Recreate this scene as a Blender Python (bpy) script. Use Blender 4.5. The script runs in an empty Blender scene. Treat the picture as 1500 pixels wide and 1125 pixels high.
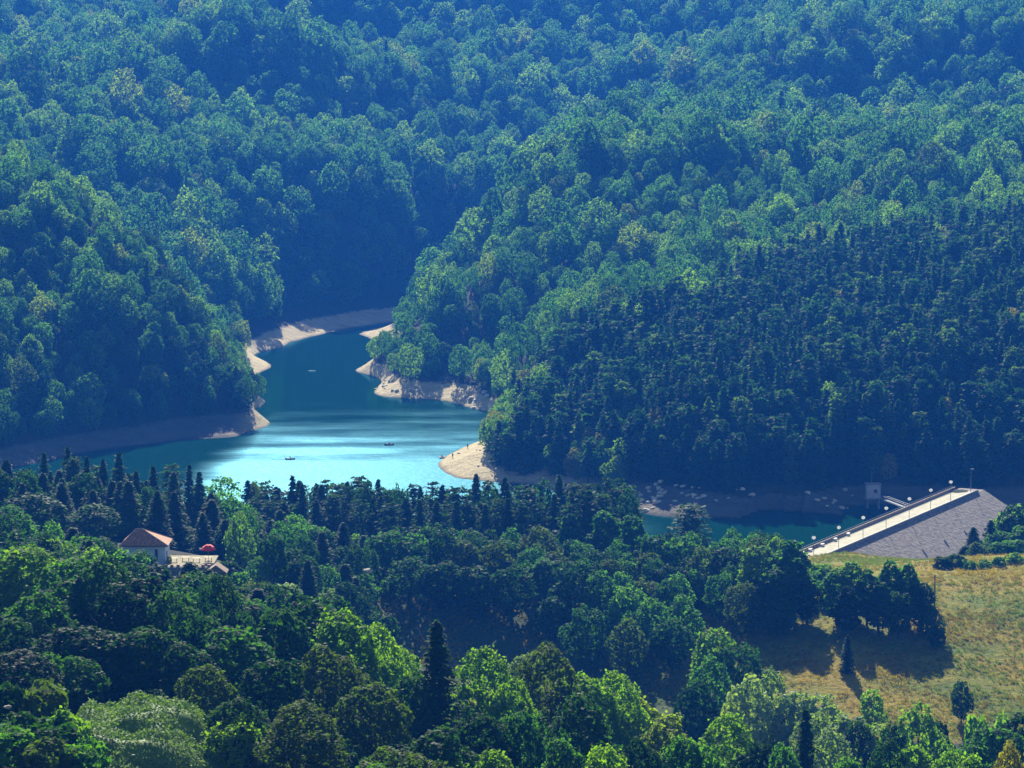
import bpy, bmesh, math, random
import numpy as np
from mathutils import Vector

# ------------------------------------------------------------------ camera
S = bpy.context.scene
COL = S.collection
CZ = 140.0                     # eye height above the lake, metres
F = 4253.0                     # focal length in units of the 1500 px wide picture
YH = 60.0                      # picture row of eye level
PITCH = math.atan((562.5 - YH) / F)
cam_d = bpy.data.cameras.new('camera')
cam = bpy.data.objects.new('camera', cam_d); COL.objects.link(cam)
cam.location = (0, 0, CZ)
cam.rotation_euler = (math.pi / 2 - PITCH, 0, 0)
cam_d.sensor_width = 36; cam_d.lens = F / 1500 * 36
cam_d.clip_start = 0.5; cam_d.clip_end = 8000
S.camera = cam

def ang(py):                   # depression below eye level of a picture row
    return PITCH + math.atan((py - 562.5) / F)
def xof(px, D, py=700):
    d = ang(py)
    depth = D * math.cos(PITCH) + D * math.tan(d) * math.sin(PITCH)
    return (px - 750) / F * depth
def zof(py, D): return CZ - D * math.tan(ang(py))

# ------------------------------------------------------------------ light
SUN_EL, SUN_AZ = math.radians(31), math.radians(-5)     # azimuth from +Y towards +X
W = bpy.data.worlds.new('World'); S.world = W; W.use_nodes = True
nt = W.node_tree; nt.nodes.clear()
sky = nt.nodes.new('ShaderNodeTexSky'); sky.sky_type = 'NISHITA'; sky.sun_disc = False
sky.sun_elevation = SUN_EL; sky.sun_rotation = SUN_AZ
sky.air_density = 1.0; sky.dust_density = 0.4; sky.ozone_density = 2.0
bg = nt.nodes.new('ShaderNodeBackground'); bg.inputs[1].default_value = 0.05
wo = nt.nodes.new('ShaderNodeOutputWorld')
nt.links.new(sky.outputs[0], bg.inputs[0]); nt.links.new(bg.outputs[0], wo.inputs[0])
sd = bpy.data.lights.new('sun', 'SUN'); sd.energy = 5.0; sd.angle = math.radians(0.5); sd.color = (1.0, 0.93, 0.80)
sun = bpy.data.objects.new('sun', sd); COL.objects.link(sun)
dirv = Vector((math.sin(SUN_AZ) * math.cos(SUN_EL), math.cos(SUN_AZ) * math.cos(SUN_EL), math.sin(SUN_EL)))
sun.rotation_euler = dirv.to_track_quat('Z', 'Y').to_euler(); sun.location = (0, 600, 600)
S.view_settings.view_transform = 'Standard'; S.view_settings.look = 'None'
S.view_settings.exposure = 1.12; S.view_settings.gamma = 1.0
S.cycles.use_denoising = True
S.cycles.max_bounces = 6; S.cycles.diffuse_bounces = 2; S.cycles.glossy_bounces = 2
S.cycles.transmission_bounces = 3; S.cycles.transparent_max_bounces = 4; S.cycles.volume_bounces = 0
S.cycles.sample_clamp_indirect = 4.0

# ------------------------------------------------------------------ materials
def newmat(name):
    m = bpy.data.materials.new(name); m.use_nodes = True
    n = m.node_tree; n.nodes.clear()
    out = n.nodes.new('ShaderNodeOutputMaterial')
    return m, n, out
def nd(n, t, **kw):
    x = n.nodes.new(t)
    for k, v in kw.items():
        if k in x.inputs: x.inputs[k].default_value = v
        else: setattr(x, k, v)
    return x
def ramp(n, fac, stops):
    r = n.nodes.new('ShaderNodeValToRGB'); n.links.new(fac, r.inputs[0])
    e = r.color_ramp.elements
    while len(e) < len(stops): e.new(0.5)
    for i, (p, c) in enumerate(stops):
        e[i].position = p; e[i].color = (c[0], c[1], c[2], 1) if hasattr(c, '__len__') else (c, c, c, 1)
    return r.outputs[0]
def mixc(n, fac, a, b, mode='MIX'):
    x = n.nodes.new('ShaderNodeMix'); x.data_type = 'RGBA'; x.blend_type = mode
    for s, v in ((x.inputs[0], fac), (x.inputs[6], a), (x.inputs[7], b)):
        if hasattr(v, 'default_value'): n.links.new(v, s)
        else: s.default_value = v if not hasattr(v, '__len__') else (v[0], v[1], v[2], 1)
    return x.outputs[2]
def math_(n, op, a, b=0.0, clamp=False):
    x = n.nodes.new('ShaderNodeMath'); x.operation = op; x.use_clamp = clamp
    for s, v in ((x.inputs[0], a), (x.inputs[1], b)):
        if hasattr(v, 'default_value'): n.links.new(v, s)
        else: s.default_value = v
    return x.outputs[0]
def noise(n, vec, scale, detail=3, rough=0.55):
    x = nd(n, 'ShaderNodeTexNoise', Scale=scale, Detail=detail, Roughness=rough)
    if vec is not None: n.links.new(vec, x.inputs['Vector'])
    return x.outputs[0]

def leaf_mat(name, a, b, c, trans=0.4, gloss=0.35, tint=1.25):
    """a..b vary from clump to clump and tree to tree, c = rare accent"""
    m, n, out = newmat(name)
    oi = n.nodes.new('ShaderNodeObjectInfo'); geo = n.nodes.new('ShaderNodeNewGeometry')
    no = noise(n, geo.outputs['Position'], 0.55, 2)
    f = math_(n, 'ADD', math_(n, 'MULTIPLY', no, 0.9), math_(n, 'MULTIPLY', oi.outputs['Random'], 0.75))
    f = math_(n, 'SUBTRACT', f, 0.35, True)
    col = mixc(n, f, a, b)
    r2 = math_(n, 'GREATER_THAN', math_(n, 'FRACT', math_(n, 'MULTIPLY', oi.outputs['Random'], 37.7)), 0.86)
    col = mixc(n, math_(n, 'MULTIPLY', r2, 0.7), col, c)
    p = nd(n, 'ShaderNodeBsdfPrincipled', Roughness=0.62)
    p.inputs['Specular IOR Level'].default_value = gloss * .12
    n.links.new(col, p.inputs['Base Color'])
    t = n.nodes.new('ShaderNodeBsdfTranslucent')
    n.links.new(mixc(n, 1.0, col, (tint * 1.25, tint * 1.35, tint * 0.15), 'MULTIPLY'), t.inputs[0])
    mx = nd(n, 'ShaderNodeMixShader'); mx.inputs[0].default_value = trans
    n.links.new(p.outputs[0], mx.inputs[1]); n.links.new(t.outputs[0], mx.inputs[2]); n.links.new(mx.outputs[0], out.inputs[0])
    return m
LEAF = {
 'B': leaf_mat('leaves_dark', (.006, .026, .001), (.040, .125, .003), (.09, .14, .008), .45),
 'L': leaf_mat('leaves_light', (.07, .17, .005), (.19, .33, .010), (.20, .25, .02), 0.58),
 'F': leaf_mat('leaves_beech', (.030, .105, .016), (.095, .24, .034), (.15, .27, .03), 0.58),
 'W': leaf_mat('leaves_willow', (.16, .25, .13), (.30, .42, .24), (.3, .4, .24), 0.42, 0.8, 1.15),
 'Y': leaf_mat('leaves_yellow', (.16, .17, .02), (.30, .26, .03), (.35, .28, .04), 0.45),
 'S': leaf_mat('needles', (.014, .048, .014), (.040, .105, .024), (.055, .12, .02), 0.42, 0.2),
 'T': leaf_mat('needles_plantation', (.011, .044, .010), (.036, .108, .017), (.09, .17, .02), 0.5, 0.2),
 'V': leaf_mat('leaves_vine', (.16, .28, .06), (.42, .52, .17), (.3, .4, .2), 0.35, 0.7, 1.0),
}
def flat_mat(name, col, rough=0.8, var=0.25, scale=3.0, bump=0.0, metal=0.0, col2=None):
    m, n, out = newmat(name)
    geo = n.nodes.new('ShaderNodeNewGeometry')
    no = noise(n, geo.outputs['Position'], scale, 4)
    c1 = tuple(v * (1 - var) for v in col); c2 = col2 or tuple(min(1, v * (1 + var)) for v in col)
    p = nd(n, 'ShaderNodeBsdfPrincipled', Roughness=rough, Metallic=metal)
    n.links.new(ramp(n, no, [(.3, c1), (.7, c2)]), p.inputs['Base Color'])
    if bump:
        b = nd(n, 'ShaderNodeBump', Strength=0.8, Distance=bump); n.links.new(no, b.inputs['Height']); n.links.new(b.outputs[0], p.inputs['Normal'])
    n.links.new(p.outputs[0], out.inputs[0])
    return m
BARK = flat_mat('bark', (.07, .055, .04), .95, .4, 2.0)
BARKP = flat_mat('bark_pale', (.33, .32, .28), .9, .4, 3.0)
CONC = flat_mat('concrete_pale', (.36, .335, .20), .85, .28, .5)
CONCG = flat_mat('concrete_grey', (.22, .22, .22), .9, .3, 1.2)
ROCK = flat_mat('rock_pale', (.62, .53, .36), .9, .35, .9, .25)
RIP = flat_mat('rock_fill', (.22, .19, .15), .95, .5, .9, .35)
METAL = flat_mat('painted_steel', (.25, .27, .28), .45, .1, 4, 0, .3)
WHITE = flat_mat('white_paint', (.78, .78, .76), .5, .05)
m_, n_, o_ = newmat('frosted_globe'); d_ = nd(n_, 'ShaderNodeBsdfDiffuse'); d_.inputs[0].default_value = (.9, .9, .88, 1); t_ = nd(n_, 'ShaderNodeBsdfTranslucent'); t_.inputs[0].default_value = (.95, .95, .92, 1)
x_ = nd(n_, 'ShaderNodeMixShader'); x_.inputs[0].default_value = .7; n_.links.new(d_.outputs[0], x_.inputs[1]); n_.links.new(t_.outputs[0], x_.inputs[2]); n_.links.new(x_.outputs[0], o_.inputs[0]); GLOBE = m_
WALL = flat_mat('wall_plaster', (.62, .74, .84), .85, .08, 1.0)  # white wall; the pale blue puts the cool tint of shade into its colour
TILE = flat_mat('roof_tiles', (.42, .18, .07), .85, .4, 2.2, .1, 0, (.66, .34, .16))
DARKG = flat_mat('window_glass', (.03, .04, .05), .15, .1)
RED = flat_mat('red_canvas', (.90, .02, .012), .7, .1)
WOOD = flat_mat('weathered_wood', (.16, .11, .07), .9, .3, 3)
SAND = flat_mat('terrace_paving', (.22, .19, .08), .9, .15, 2)
PURP = flat_mat('purple_flowers', (.25, .04, .22), .8, .3, 5)
SKIN = flat_mat('skin', (.50, .30, .20), .6, .05)
CLOTHD = flat_mat('dark_cloth', (.03, .035, .06), .9, .1)
CLOTHR = flat_mat('pale_cloth', (.55, .2, .15), .9, .1)
HULL = flat_mat('boat_hull', (.55, .75, .55), .4, .1)
HULLD = flat_mat('boat_hull_dark', (.05, .06, .06), .5, .1)

# ------------------------------------------------------------------ helpers
def link(name, me, mat=None, parent=None, mats=None):
    o = bpy.data.objects.new(name, me); COL.objects.link(o)
    if mat: me.materials.append(mat)
    if mats:
        for m in mats: me.materials.append(m)
    if parent: o.parent = parent
    return o
def tag(o, label=None, cat=None, group=None, kind=None):
    if label: o['label'] = label
    if cat: o['category'] = cat
    if group: o['group'] = group
    if kind: o['kind'] = kind
    return o
def empty(name, loc, label, cat, group=None, rz=0.0):
    o = bpy.data.objects.new(name, None); COL.objects.link(o); o.location = loc; o.rotation_euler = (0, 0, rz)
    o.empty_display_size = 0.5
    return tag(o, label, cat, group)
def mesh_np(name, V, Q, smooth=False, matidx=None):
    """V (n,3), Q (m,k) same-size polygons"""
    me = bpy.data.meshes.new(name); V = np.asarray(V, np.float32); Q = np.asarray(Q, np.int32)
    me.vertices.add(len(V)); me.vertices.foreach_set('co', V.ravel())
    k = Q.shape[1]
    me.loops.add(Q.size); me.loops.foreach_set('vertex_index', Q.ravel())
    me.polygons.add(len(Q)); me.polygons.foreach_set('loop_start', np.arange(0, Q.size, k, dtype=np.int32))
    try: me.polygons.foreach_set('loop_total', np.full(len(Q), k, np.int32))
    except Exception: pass
    if matidx is not None: me.polygons.foreach_set('material_index', np.asarray(matidx, np.int32))
    me.update(calc_edges=True); me.validate()
    if smooth: me.polygons.foreach_set('use_smooth', np.ones(len(me.polygons), bool))
    return me
class MB:
    def __init__(s): s.V = []; s.Q = []
    def quad(s, *p):
        b = len(s.V); s.V += [tuple(q) for q in p]; s.Q.append(tuple(range(b, b + len(p))))
    def box(s, c, d, rz=0.0):
        x, y, z = c; a, b, e = d[0] / 2, d[1] / 2, d[2] / 2; co, si = math.cos(rz), math.sin(rz)
        base = len(s.V)
        for k in (-e, e):
            for (i, j) in ((-a, -b), (a, -b), (a, b), (-a, b)):
                s.V.append((x + i * co - j * si, y + i * si + j * co, z + k))
        for f in ((0, 3, 2, 1), (4, 5, 6, 7), (0, 1, 5, 4), (1, 2, 6, 5), (2, 3, 7, 6), (3, 0, 4, 7)):
            s.Q.append(tuple(base + i for i in f))
        return s
    def tube(s, pts, rad, n=8, cap=True):
        rings = []
        for i, p in enumerate(pts):
            p = Vector(p)
            d = (Vector(pts[min(i + 1, len(pts) - 1)]) - Vector(pts[max(i - 1, 0)])).normalized()
            u = d.orthogonal().normalized(); w = d.cross(u)
            r = rad[i] if hasattr(rad, '__len__') else rad
            base = len(s.V)
            for k in range(n):
                a = 2 * math.pi * k / n
                s.V.append(tuple(p + (u * math.cos(a) + w * math.sin(a)) * r))
            rings.append(base)
        for a, b in zip(rings, rings[1:]):
            for k in range(n):
                s.Q.append((a + k, a + (k + 1) % n, b + (k + 1) % n, b + k))
        if cap:
            s.Q.append(tuple(rings[0] + k for k in range(n))[::-1]); s.Q.append(tuple(rings[-1] + k for k in range(n)))
        return s
    def lathe(s, c, prof, n=16, sx=1.0):
        rings = []
        for (r, z) in prof:
            base = len(s.V)
            for k in range(n):
                a = 2 * math.pi * k / n
                s.V.append((c[0] + r * math.cos(a) * sx, c[1] + r * math.sin(a), c[2] + z))
            rings.append(base)
        for a, b in zip(rings, rings[1:]):
            for k in range(n): s.Q.append((a + k, a + (k + 1) % n, b + (k + 1) % n, b + k))
        return s
    def mesh(s, name, smooth=False):
        me = bpy.data.meshes.new(name); me.from_pydata(s.V, [], s.Q); me.update()
        if smooth:
            for p in me.polygons: p.use_smooth = True
        return me
    def build(s, name, mat, parent=None, smooth=False): return link(name, s.mesh(name, smooth), mat, parent)

# value noise for the land
_rs = np.random.RandomState(7)
_lat = _rs.rand(256, 256)
def vnoise(x, y, sc, off=0):
    u = np.asarray(x) / sc + 1000.3 + off * 17.1; v = np.asarray(y) / sc + 1000.7 + off * 31.7
    i = np.floor(u).astype(int); j = np.floor(v).astype(int); fu = u - i; fv = v - j
    fu = fu * fu * (3 - 2 * fu); fv = fv * fv * (3 - 2 * fv)
    g = lambda a, b: _lat[a % 256, b % 256]
    return (g(i, j) * (1 - fu) + g(i + 1, j) * fu) * (1 - fv) + (g(i, j + 1) * (1 - fu) + g(i + 1, j + 1) * fu) * fv - 0.5

# ------------------------------------------------------------------ the land
SHORE = [(0,690),(100,668),(180,655),(260,645),(340,640),(372,630),(395,622),(366,606),(360,575),(375,548),(396,538),(384,527),(372,520),
 (400,512),(450,495),(500,483),(580,472),(610,465),(640,456),(660,448),(610,520),(560,532),(540,550),(550,570),(580,583),(640,586),(690,598),(728,608),
 (724,630),(718,642),(690,652),(660,664),(645,674),(650,690),(685,702),(760,708),(840,722),(920,738),(960,755),(1050,759),(1130,761),(1200,763),(1290,768)]
PTS = []
for (px, py) in SHORE:
    D = CZ / math.tan(ang(py)); PTS.append((xof(px, D, py), D, 0.0))
def P(px, D, z): PTS.append((xof(px, D, 60 + (CZ - z) * F / D), D, z))
def Wd(x, y, z): PTS.append((x, y, z))
for a in [(0,0,134),(-120,0,134),(120,0,134),(0,-80,140),(-150,150,96),(150,150,90),(0,150,92),(0,250,68),(-90,250,78),(100,250,58),
          (-300,250,95),(300,250,60),(-300,450,70),(320,450,34),(-300,650,45),(-330,850,30),(-360,1050,80),(-420,1300,110),(300,650,22),
          (420,1250,80),(500,1700,140),(600,2200,230),(-600,2200,230),(-500,1700,150),(0,2500,300),(-500,2500,300),(500,2500,300),
          # beside and below the dam
          (72,722,9.5),(66,735,8),(84,716,12),(100,715,6),(150,735,-18),(200,740,-24),(150,775,-24),(200,790,-26),(132,843,9.5),(146,851,3),
          (170,858,-6),(215,868,-4),(240,800,-26),(175,890,14),(110,742,-14),(160,815,-18)]: Wd(*a)
for a in [(200,300,63),(750,300,54),(1300,300,44),(0,360,58),(400,360,50),(750,360,44),(1100,360,33),(1450,360,29),
 (0,450,50),(400,450,42),(750,450,32),(1100,450,20),(1450,450,17),(0,510,44),(250,515,36),(500,520,25),(750,520,15),(1000,520,10),(1250,520,9),(1450,520,9),
 (0,570,40),(220,565,39),(330,570,36),(480,580,22),(600,582,12),(750,578,9),(900,572,10),(1000,572,11.5),(1100,570,12.5),(600,625,19.5),(750,625,19),(880,622,17),(600,603,14),(750,600,13),(900,597,13),(1200,575,14.5),(1450,575,14.5),(100,610,36),
 (0,640,32),(300,640,27),(550,650,17),(800,650,16),(1000,640,15),(1200,640,20.5),(1450,640,22.3),(1650,640,23),(1000,603,15),
 (1100,690,13),(1300,675,17.5),(1500,680,18),
 (0,720,10),(300,720,8),(550,700,10),(800,700,10),(950,720,8),(1050,735,6),
 (0,775,0),(200,770,0),(400,765,0),(600,755,0),(800,750,0),(950,765,0),(1050,770,0),(1120,770,0),
 (0,850,-14),(300,850,-14),(600,850,-12),(500,960,-15),(450,1060,-12),(560,1010,-15),(520,1200,-10),(480,1280,-9),(560,1330,-6),(800,830,-9),(1000,815,-10),(1150,820,-9),(1200,840,-5),
 (1290,858,-3),
 # conifer hill
 (1000,878,6),(1200,878,7),(1330,890,9),(1450,905,14),(1000,925,20),(1200,925,22),(1500,930,26),(1000,1000,30),(1200,1000,34),(1500,1000,40),
 (1000,1100,40),(1200,1100,46),(1500,1100,54),(1000,1250,56),(1200,1250,63),(1500,1250,70),(1000,1450,80),(1200,1450,86),(1500,1450,90),
 (1000,1600,96),(1250,1600,96),(1000,1750,118),(1200,1750,126),(1500,1750,130),(1000,2050,168),(1200,2050,174),(1500,2050,178),
 (850,930,8),(760,1000,8),(800,1020,19),(900,1000,24),(800,1100,30),(800,1250,46),(800,1400,74),(860,1500,94),(740,1330,56),(690,1170,12),(750,1130,14),
 (650,1160,8),(620,1190,16),(640,1250,28),(690,1230,36),(640,1340,18),(670,1440,6),
 (690,1520,26),(720,1600,46),(780,1700,72),(850,1800,98),(900,1950,128),
 (560,1560,52),(430,1500,48),(300,1450,56),(600,1525,26),(520,1495,20),(450,1450,19),(450,1388,2.2),(450,1412,5),(520,1440,2.6),(540,1466,5),(600,1475,3),(590,1495,5),(385,1345,5),(400,1335,2.5),(340,1360,18),
 (0,1500,92),(0,1700,124),(0,2000,168),(300,1700,116),(300,2000,164),(600,2000,160),(600,1800,112),(450,1620,84),(150,1600,104),
 (0,2300,235),(750,2300,235),(1500,2300,240),
 # left hill
 (0,1230,80),(130,1200,66),(210,1150,52),(250,1120,42),(300,1100,27),(345,1080,9),(0,1000,20),(0,1080,46),(100,1085,44),(100,1040,28),(200,1090,44),(200,1062,34),(200,1030,10),(270,1085,30),(270,1055,15),(210,1240,38),(250,1210,24),
 (110,1000,7),(250,1034,4),(-150,1000,40),(-150,1230,100),(0,1320,64),(110,1290,48),(250,1300,26),(250,1380,36),(320,1260,12),(350,1180,5)]: P(*a)
PT = np.array(PTS)
C0 = 22.0; SC = 500.0
def _phi(d2): return np.sqrt(d2 + C0 * C0) / SC
def _fit():
    x, y, z = PT.T; n = len(x)
    A = np.zeros((n + 3, n + 3)); d2 = (x[:, None] - x) ** 2 + (y[:, None] - y) ** 2
    A[:n, :n] = _phi(d2) - np.eye(n) * 2e-4
    Pm = np.stack([np.ones(n), x / SC, y / SC], 1); A[:n, n:] = Pm; A[n:, :n] = Pm.T
    return np.linalg.solve(A, np.concatenate([z, np.zeros(3)]))
WT = _fit()
DN, DF = np.array([73.6, 728.0]), np.array([132.0, 840.0])          # dam crest, near and far end
DU = (DF - DN) / np.linalg.norm(DF - DN); DP = np.array([DU[1], -DU[0]])   # DP points downstream
def height(x, y):
    x = np.atleast_1d(np.asarray(x, float)); y = np.atleast_1d(np.asarray(y, float)); out = np.empty_like(x)
    for s in range(0, len(x), 20000):
        a, b = x[s:s + 20000], y[s:s + 20000]
        d2 = (a[:, None] - PT[:, 0]) ** 2 + (b[:, None] - PT[:, 1]) ** 2
        out[s:s + 20000] = _phi(d2) @ WT[:-3] + WT[-3] + WT[-2] * a / SC + WT[-1] * b / SC
    far = np.clip((y - 1330) / 400, 0, 1); hi = np.clip((out - 4) / 25, 0, 1)
    amp = hi * (3.0 + 17 * far) * np.where(y < 760, 0.35, 1)
    g = vnoise(x, y, 120, 1) * (1.4 + 1.0 * far) + vnoise(x, y, 45, 2) * 0.6
    out = out + amp * g + vnoise(x, y, 14, 3) * np.clip(0.6 + out * 0.04, 0.4, 1.2) + vnoise(x, y, 6, 4) * 0.4
    # house platform
    return out
def h1(x, y): return float(height([x], [y])[0])

STEP = 2.5
gx = np.arange(-560, 561, STEP); gy = np.concatenate([np.arange(-60, 700, 4.0), np.arange(700, 1500, 2.5), np.arange(1500, 2501, 5)])
GX, GY = np.meshgrid(gx, gy); GZ = height(GX.ravel(), GY.ravel()).reshape(GX.shape)
def dam_side(x, y): return (x - DN[0]) * DP[0] + (y - DN[1]) * DP[1]
def dam_along(x, y): return (x - DN[0]) * DU[0] + (y - DN[1]) * DU[1]
# keep the lake side of the land below the dam's crest where the wall stands
sA, sS = dam_along(GX, GY), dam_side(GX, GY)
_lim = np.where(sS > 0, 9 - (sS - 4.6) / 1.7, 9 - (-sS - 4.6) / 2.0) - .6
_lim = np.maximum(np.minimum(_lim, 8.4), np.where(sS > 0, -27, -9))
_in = (sA > 2) & (sA < 121) & (sS > -60) & (sS < 75)
GZ = np.where(_in, np.minimum(GZ, _lim), GZ)
def pxof(x, y): return 750 + x / y * F
PXg = 750 + GX / np.maximum(GY, 60) * F
def meadow_at(x, y):
    px = 750 + np.asarray(x) / np.maximum(y, 60) * F; y = np.asarray(y)
    w = vnoise(x, y, 30, 5) * 60
    m = (px + w > 1060 + (y - 560) * 0.2) & (y > 535) & (y < 715) & (px > 1000)
    m |= (y > 525) & (y < 640) & (px > 520) & (px < 1100)
    m |= (y > 640) & (y < 700) & (px > 1175)
    return m
MEAD = meadow_at(GX, GY)
def blur(a, k=2):
    a = a.astype(float)
    for _ in range(k):
        p = np.pad(a, 1, mode='edge'); a = (p[:-2, 1:-1] + p[2:, 1:-1] + p[1:-1, :-2] + p[1:-1, 2:] + a) / 5
    return a
MEADF = blur(MEAD, 3)

# land material: cover by place: bare drawdown rock, forest floor, meadow; shade painted into two banks
def land_mat():
    m, n, out = newmat('land')
    geo = n.nodes.new('ShaderNodeNewGeometry'); sep = n.nodes.new('ShaderNodeSeparateXYZ'); pos = geo.outputs['Position']
    n.links.new(pos, sep.inputs[0])
    at = n.nodes.new('ShaderNodeAttribute'); at.attribute_name = 'meadow'
    n1 = noise(n, pos, .05, 4); n2 = noise(n, pos, .35, 5, .7); n3 = noise(n, pos, 1.6, 4, .7); n4 = noise(n, pos, .018, 3)
    floor = ramp(n, n2, [(.3, (.020, .026, .010)), (.7, (.05, .055, .02))])
    mp = n.nodes.new('ShaderNodeMapping'); mp.inputs['Scale'].default_value = (.25, 1.0, 1.6); n.links.new(pos, mp.inputs[0])
    n5 = noise(n, mp.outputs[0], .3, 5, .7)
    rockc = ramp(n, n5, [(.25, (.24, .19, .11)), (.40, (.60, .49, .25)), (.7, (.84, .71, .38))])
    rockd = ramp(n, n3, [(.35, (.42, .42, .42)), (.65, (1, 1, 1))])
    rockc = mixc(n, 0.6, rockc, rockd, 'MULTIPLY')
    mead = ramp(n, n1, [(.30, (.11, .18, .004)), (.48, (.25, .23, .006)), (.62, (.33, .235, .008)), (.75, (.17, .20, .006))])
    mead = mixc(n, .85, mead, ramp(n, n2, [(.25, (.45, .55, .40)), (.55, (1, 1, 1)), (.8, (1.25, 1.1, .9))]), 'MULTIPLY')
    mead = mixc(n, .7, mead, ramp(n, n3, [(.3, (.5, .55, .45)), (.6, (1.1, 1.1, 1.1))]), 'MULTIPLY')
    lvl = math_(n, 'ADD', sep.outputs[2], math_(n, 'MULTIPLY', n2, 3.0))
    isrock = ramp(n, math_(n, 'DIVIDE', lvl, 10), [(.60, 1.0), (.67, 0.0)])
    lake = ramp(n, math_(n, 'DIVIDE', sep.outputs[1], 1000), [(.70, 0.0), (.72, 1.0)])
    wet = ramp(n, sep.outputs[2], [(.05, (.35, .35, .35)), (.6, (1, 1, 1))])
    rockc = mixc(n, 1.0, rockc, wet, 'MULTIPLY')
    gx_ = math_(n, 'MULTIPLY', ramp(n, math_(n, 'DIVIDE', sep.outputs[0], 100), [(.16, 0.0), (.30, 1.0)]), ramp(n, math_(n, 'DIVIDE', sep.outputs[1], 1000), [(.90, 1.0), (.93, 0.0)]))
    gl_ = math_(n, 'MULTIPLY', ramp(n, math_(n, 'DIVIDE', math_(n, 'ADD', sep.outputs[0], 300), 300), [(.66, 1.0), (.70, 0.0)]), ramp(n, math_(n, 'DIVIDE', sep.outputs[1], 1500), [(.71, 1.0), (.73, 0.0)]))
    grey = mixc(n, 1.0, rockc, (.22, .24, .30), 'MULTIPLY')  # grey rock of dam-arm and left banks, darkened to paint in their shade
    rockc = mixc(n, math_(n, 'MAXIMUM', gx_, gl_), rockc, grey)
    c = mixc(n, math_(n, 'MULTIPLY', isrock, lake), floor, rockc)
    mf = math_(n, 'ADD', at.outputs['Fac'], math_(n, 'MULTIPLY', math_(n, 'SUBTRACT', n2, .5), .6))
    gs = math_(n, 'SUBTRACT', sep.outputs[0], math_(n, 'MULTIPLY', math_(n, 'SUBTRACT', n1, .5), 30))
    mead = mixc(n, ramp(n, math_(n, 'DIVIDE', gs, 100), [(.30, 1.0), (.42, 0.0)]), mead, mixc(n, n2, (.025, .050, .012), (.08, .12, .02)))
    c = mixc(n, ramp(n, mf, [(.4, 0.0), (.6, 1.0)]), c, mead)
    p = nd(n, 'ShaderNodeBsdfPrincipled', Roughness=.95); p.inputs['Specular IOR Level'].default_value = .15
    n.links.new(c, p.inputs['Base Color'])
    hh = math_(n, 'ADD', math_(n, 'MULTIPLY', n2, 1.0), math_(n, 'MULTIPLY', n3, .45))
    b = nd(n, 'ShaderNodeBump', Strength=.9, Distance=1.1); n.links.new(hh, b.inputs['Height']); n.links.new(b.outputs[0], p.inputs['Normal'])
    n.links.new(p.outputs[0], out.inputs[0])
    return m
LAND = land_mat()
ny, nx = GX.shape
idx = np.arange(ny * nx).reshape(ny, nx)
Vall = np.stack([GX.ravel(), GY.ravel(), GZ.ravel()], 1)
Qall = np.stack([idx[:-1, :-1], idx[:-1, 1:], idx[1:, 1:], idx[1:, :-1]], -1).reshape(-1, 4)
def sub_mesh(name, mask, flatz=None, attr=None):
    q = Qall[mask]; used, inv = np.unique(q.ravel(), return_inverse=True)
    V = Vall[used].copy()
    if flatz is not None: V[:, 2] = flatz
    me = mesh_np(name, V, inv.reshape(-1, 4), smooth=True)
    if attr is not None:
        a = me.attributes.new('meadow', 'FLOAT', 'POINT'); a.data.foreach_set('value', attr.ravel()[used].astype(np.float32))
    return me
fz = GZ.ravel()[Qall]; fx = GX.ravel()[Qall].mean(1); fy = GY.ravel()[Qall].mean(1)
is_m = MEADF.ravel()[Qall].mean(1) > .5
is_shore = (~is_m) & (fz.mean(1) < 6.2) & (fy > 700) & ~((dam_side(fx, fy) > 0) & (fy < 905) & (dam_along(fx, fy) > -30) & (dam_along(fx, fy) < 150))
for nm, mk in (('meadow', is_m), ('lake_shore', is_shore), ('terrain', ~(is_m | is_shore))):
    tag(link(nm, sub_mesh(nm, mk, None, MEADF), LAND), kind='structure')

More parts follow.
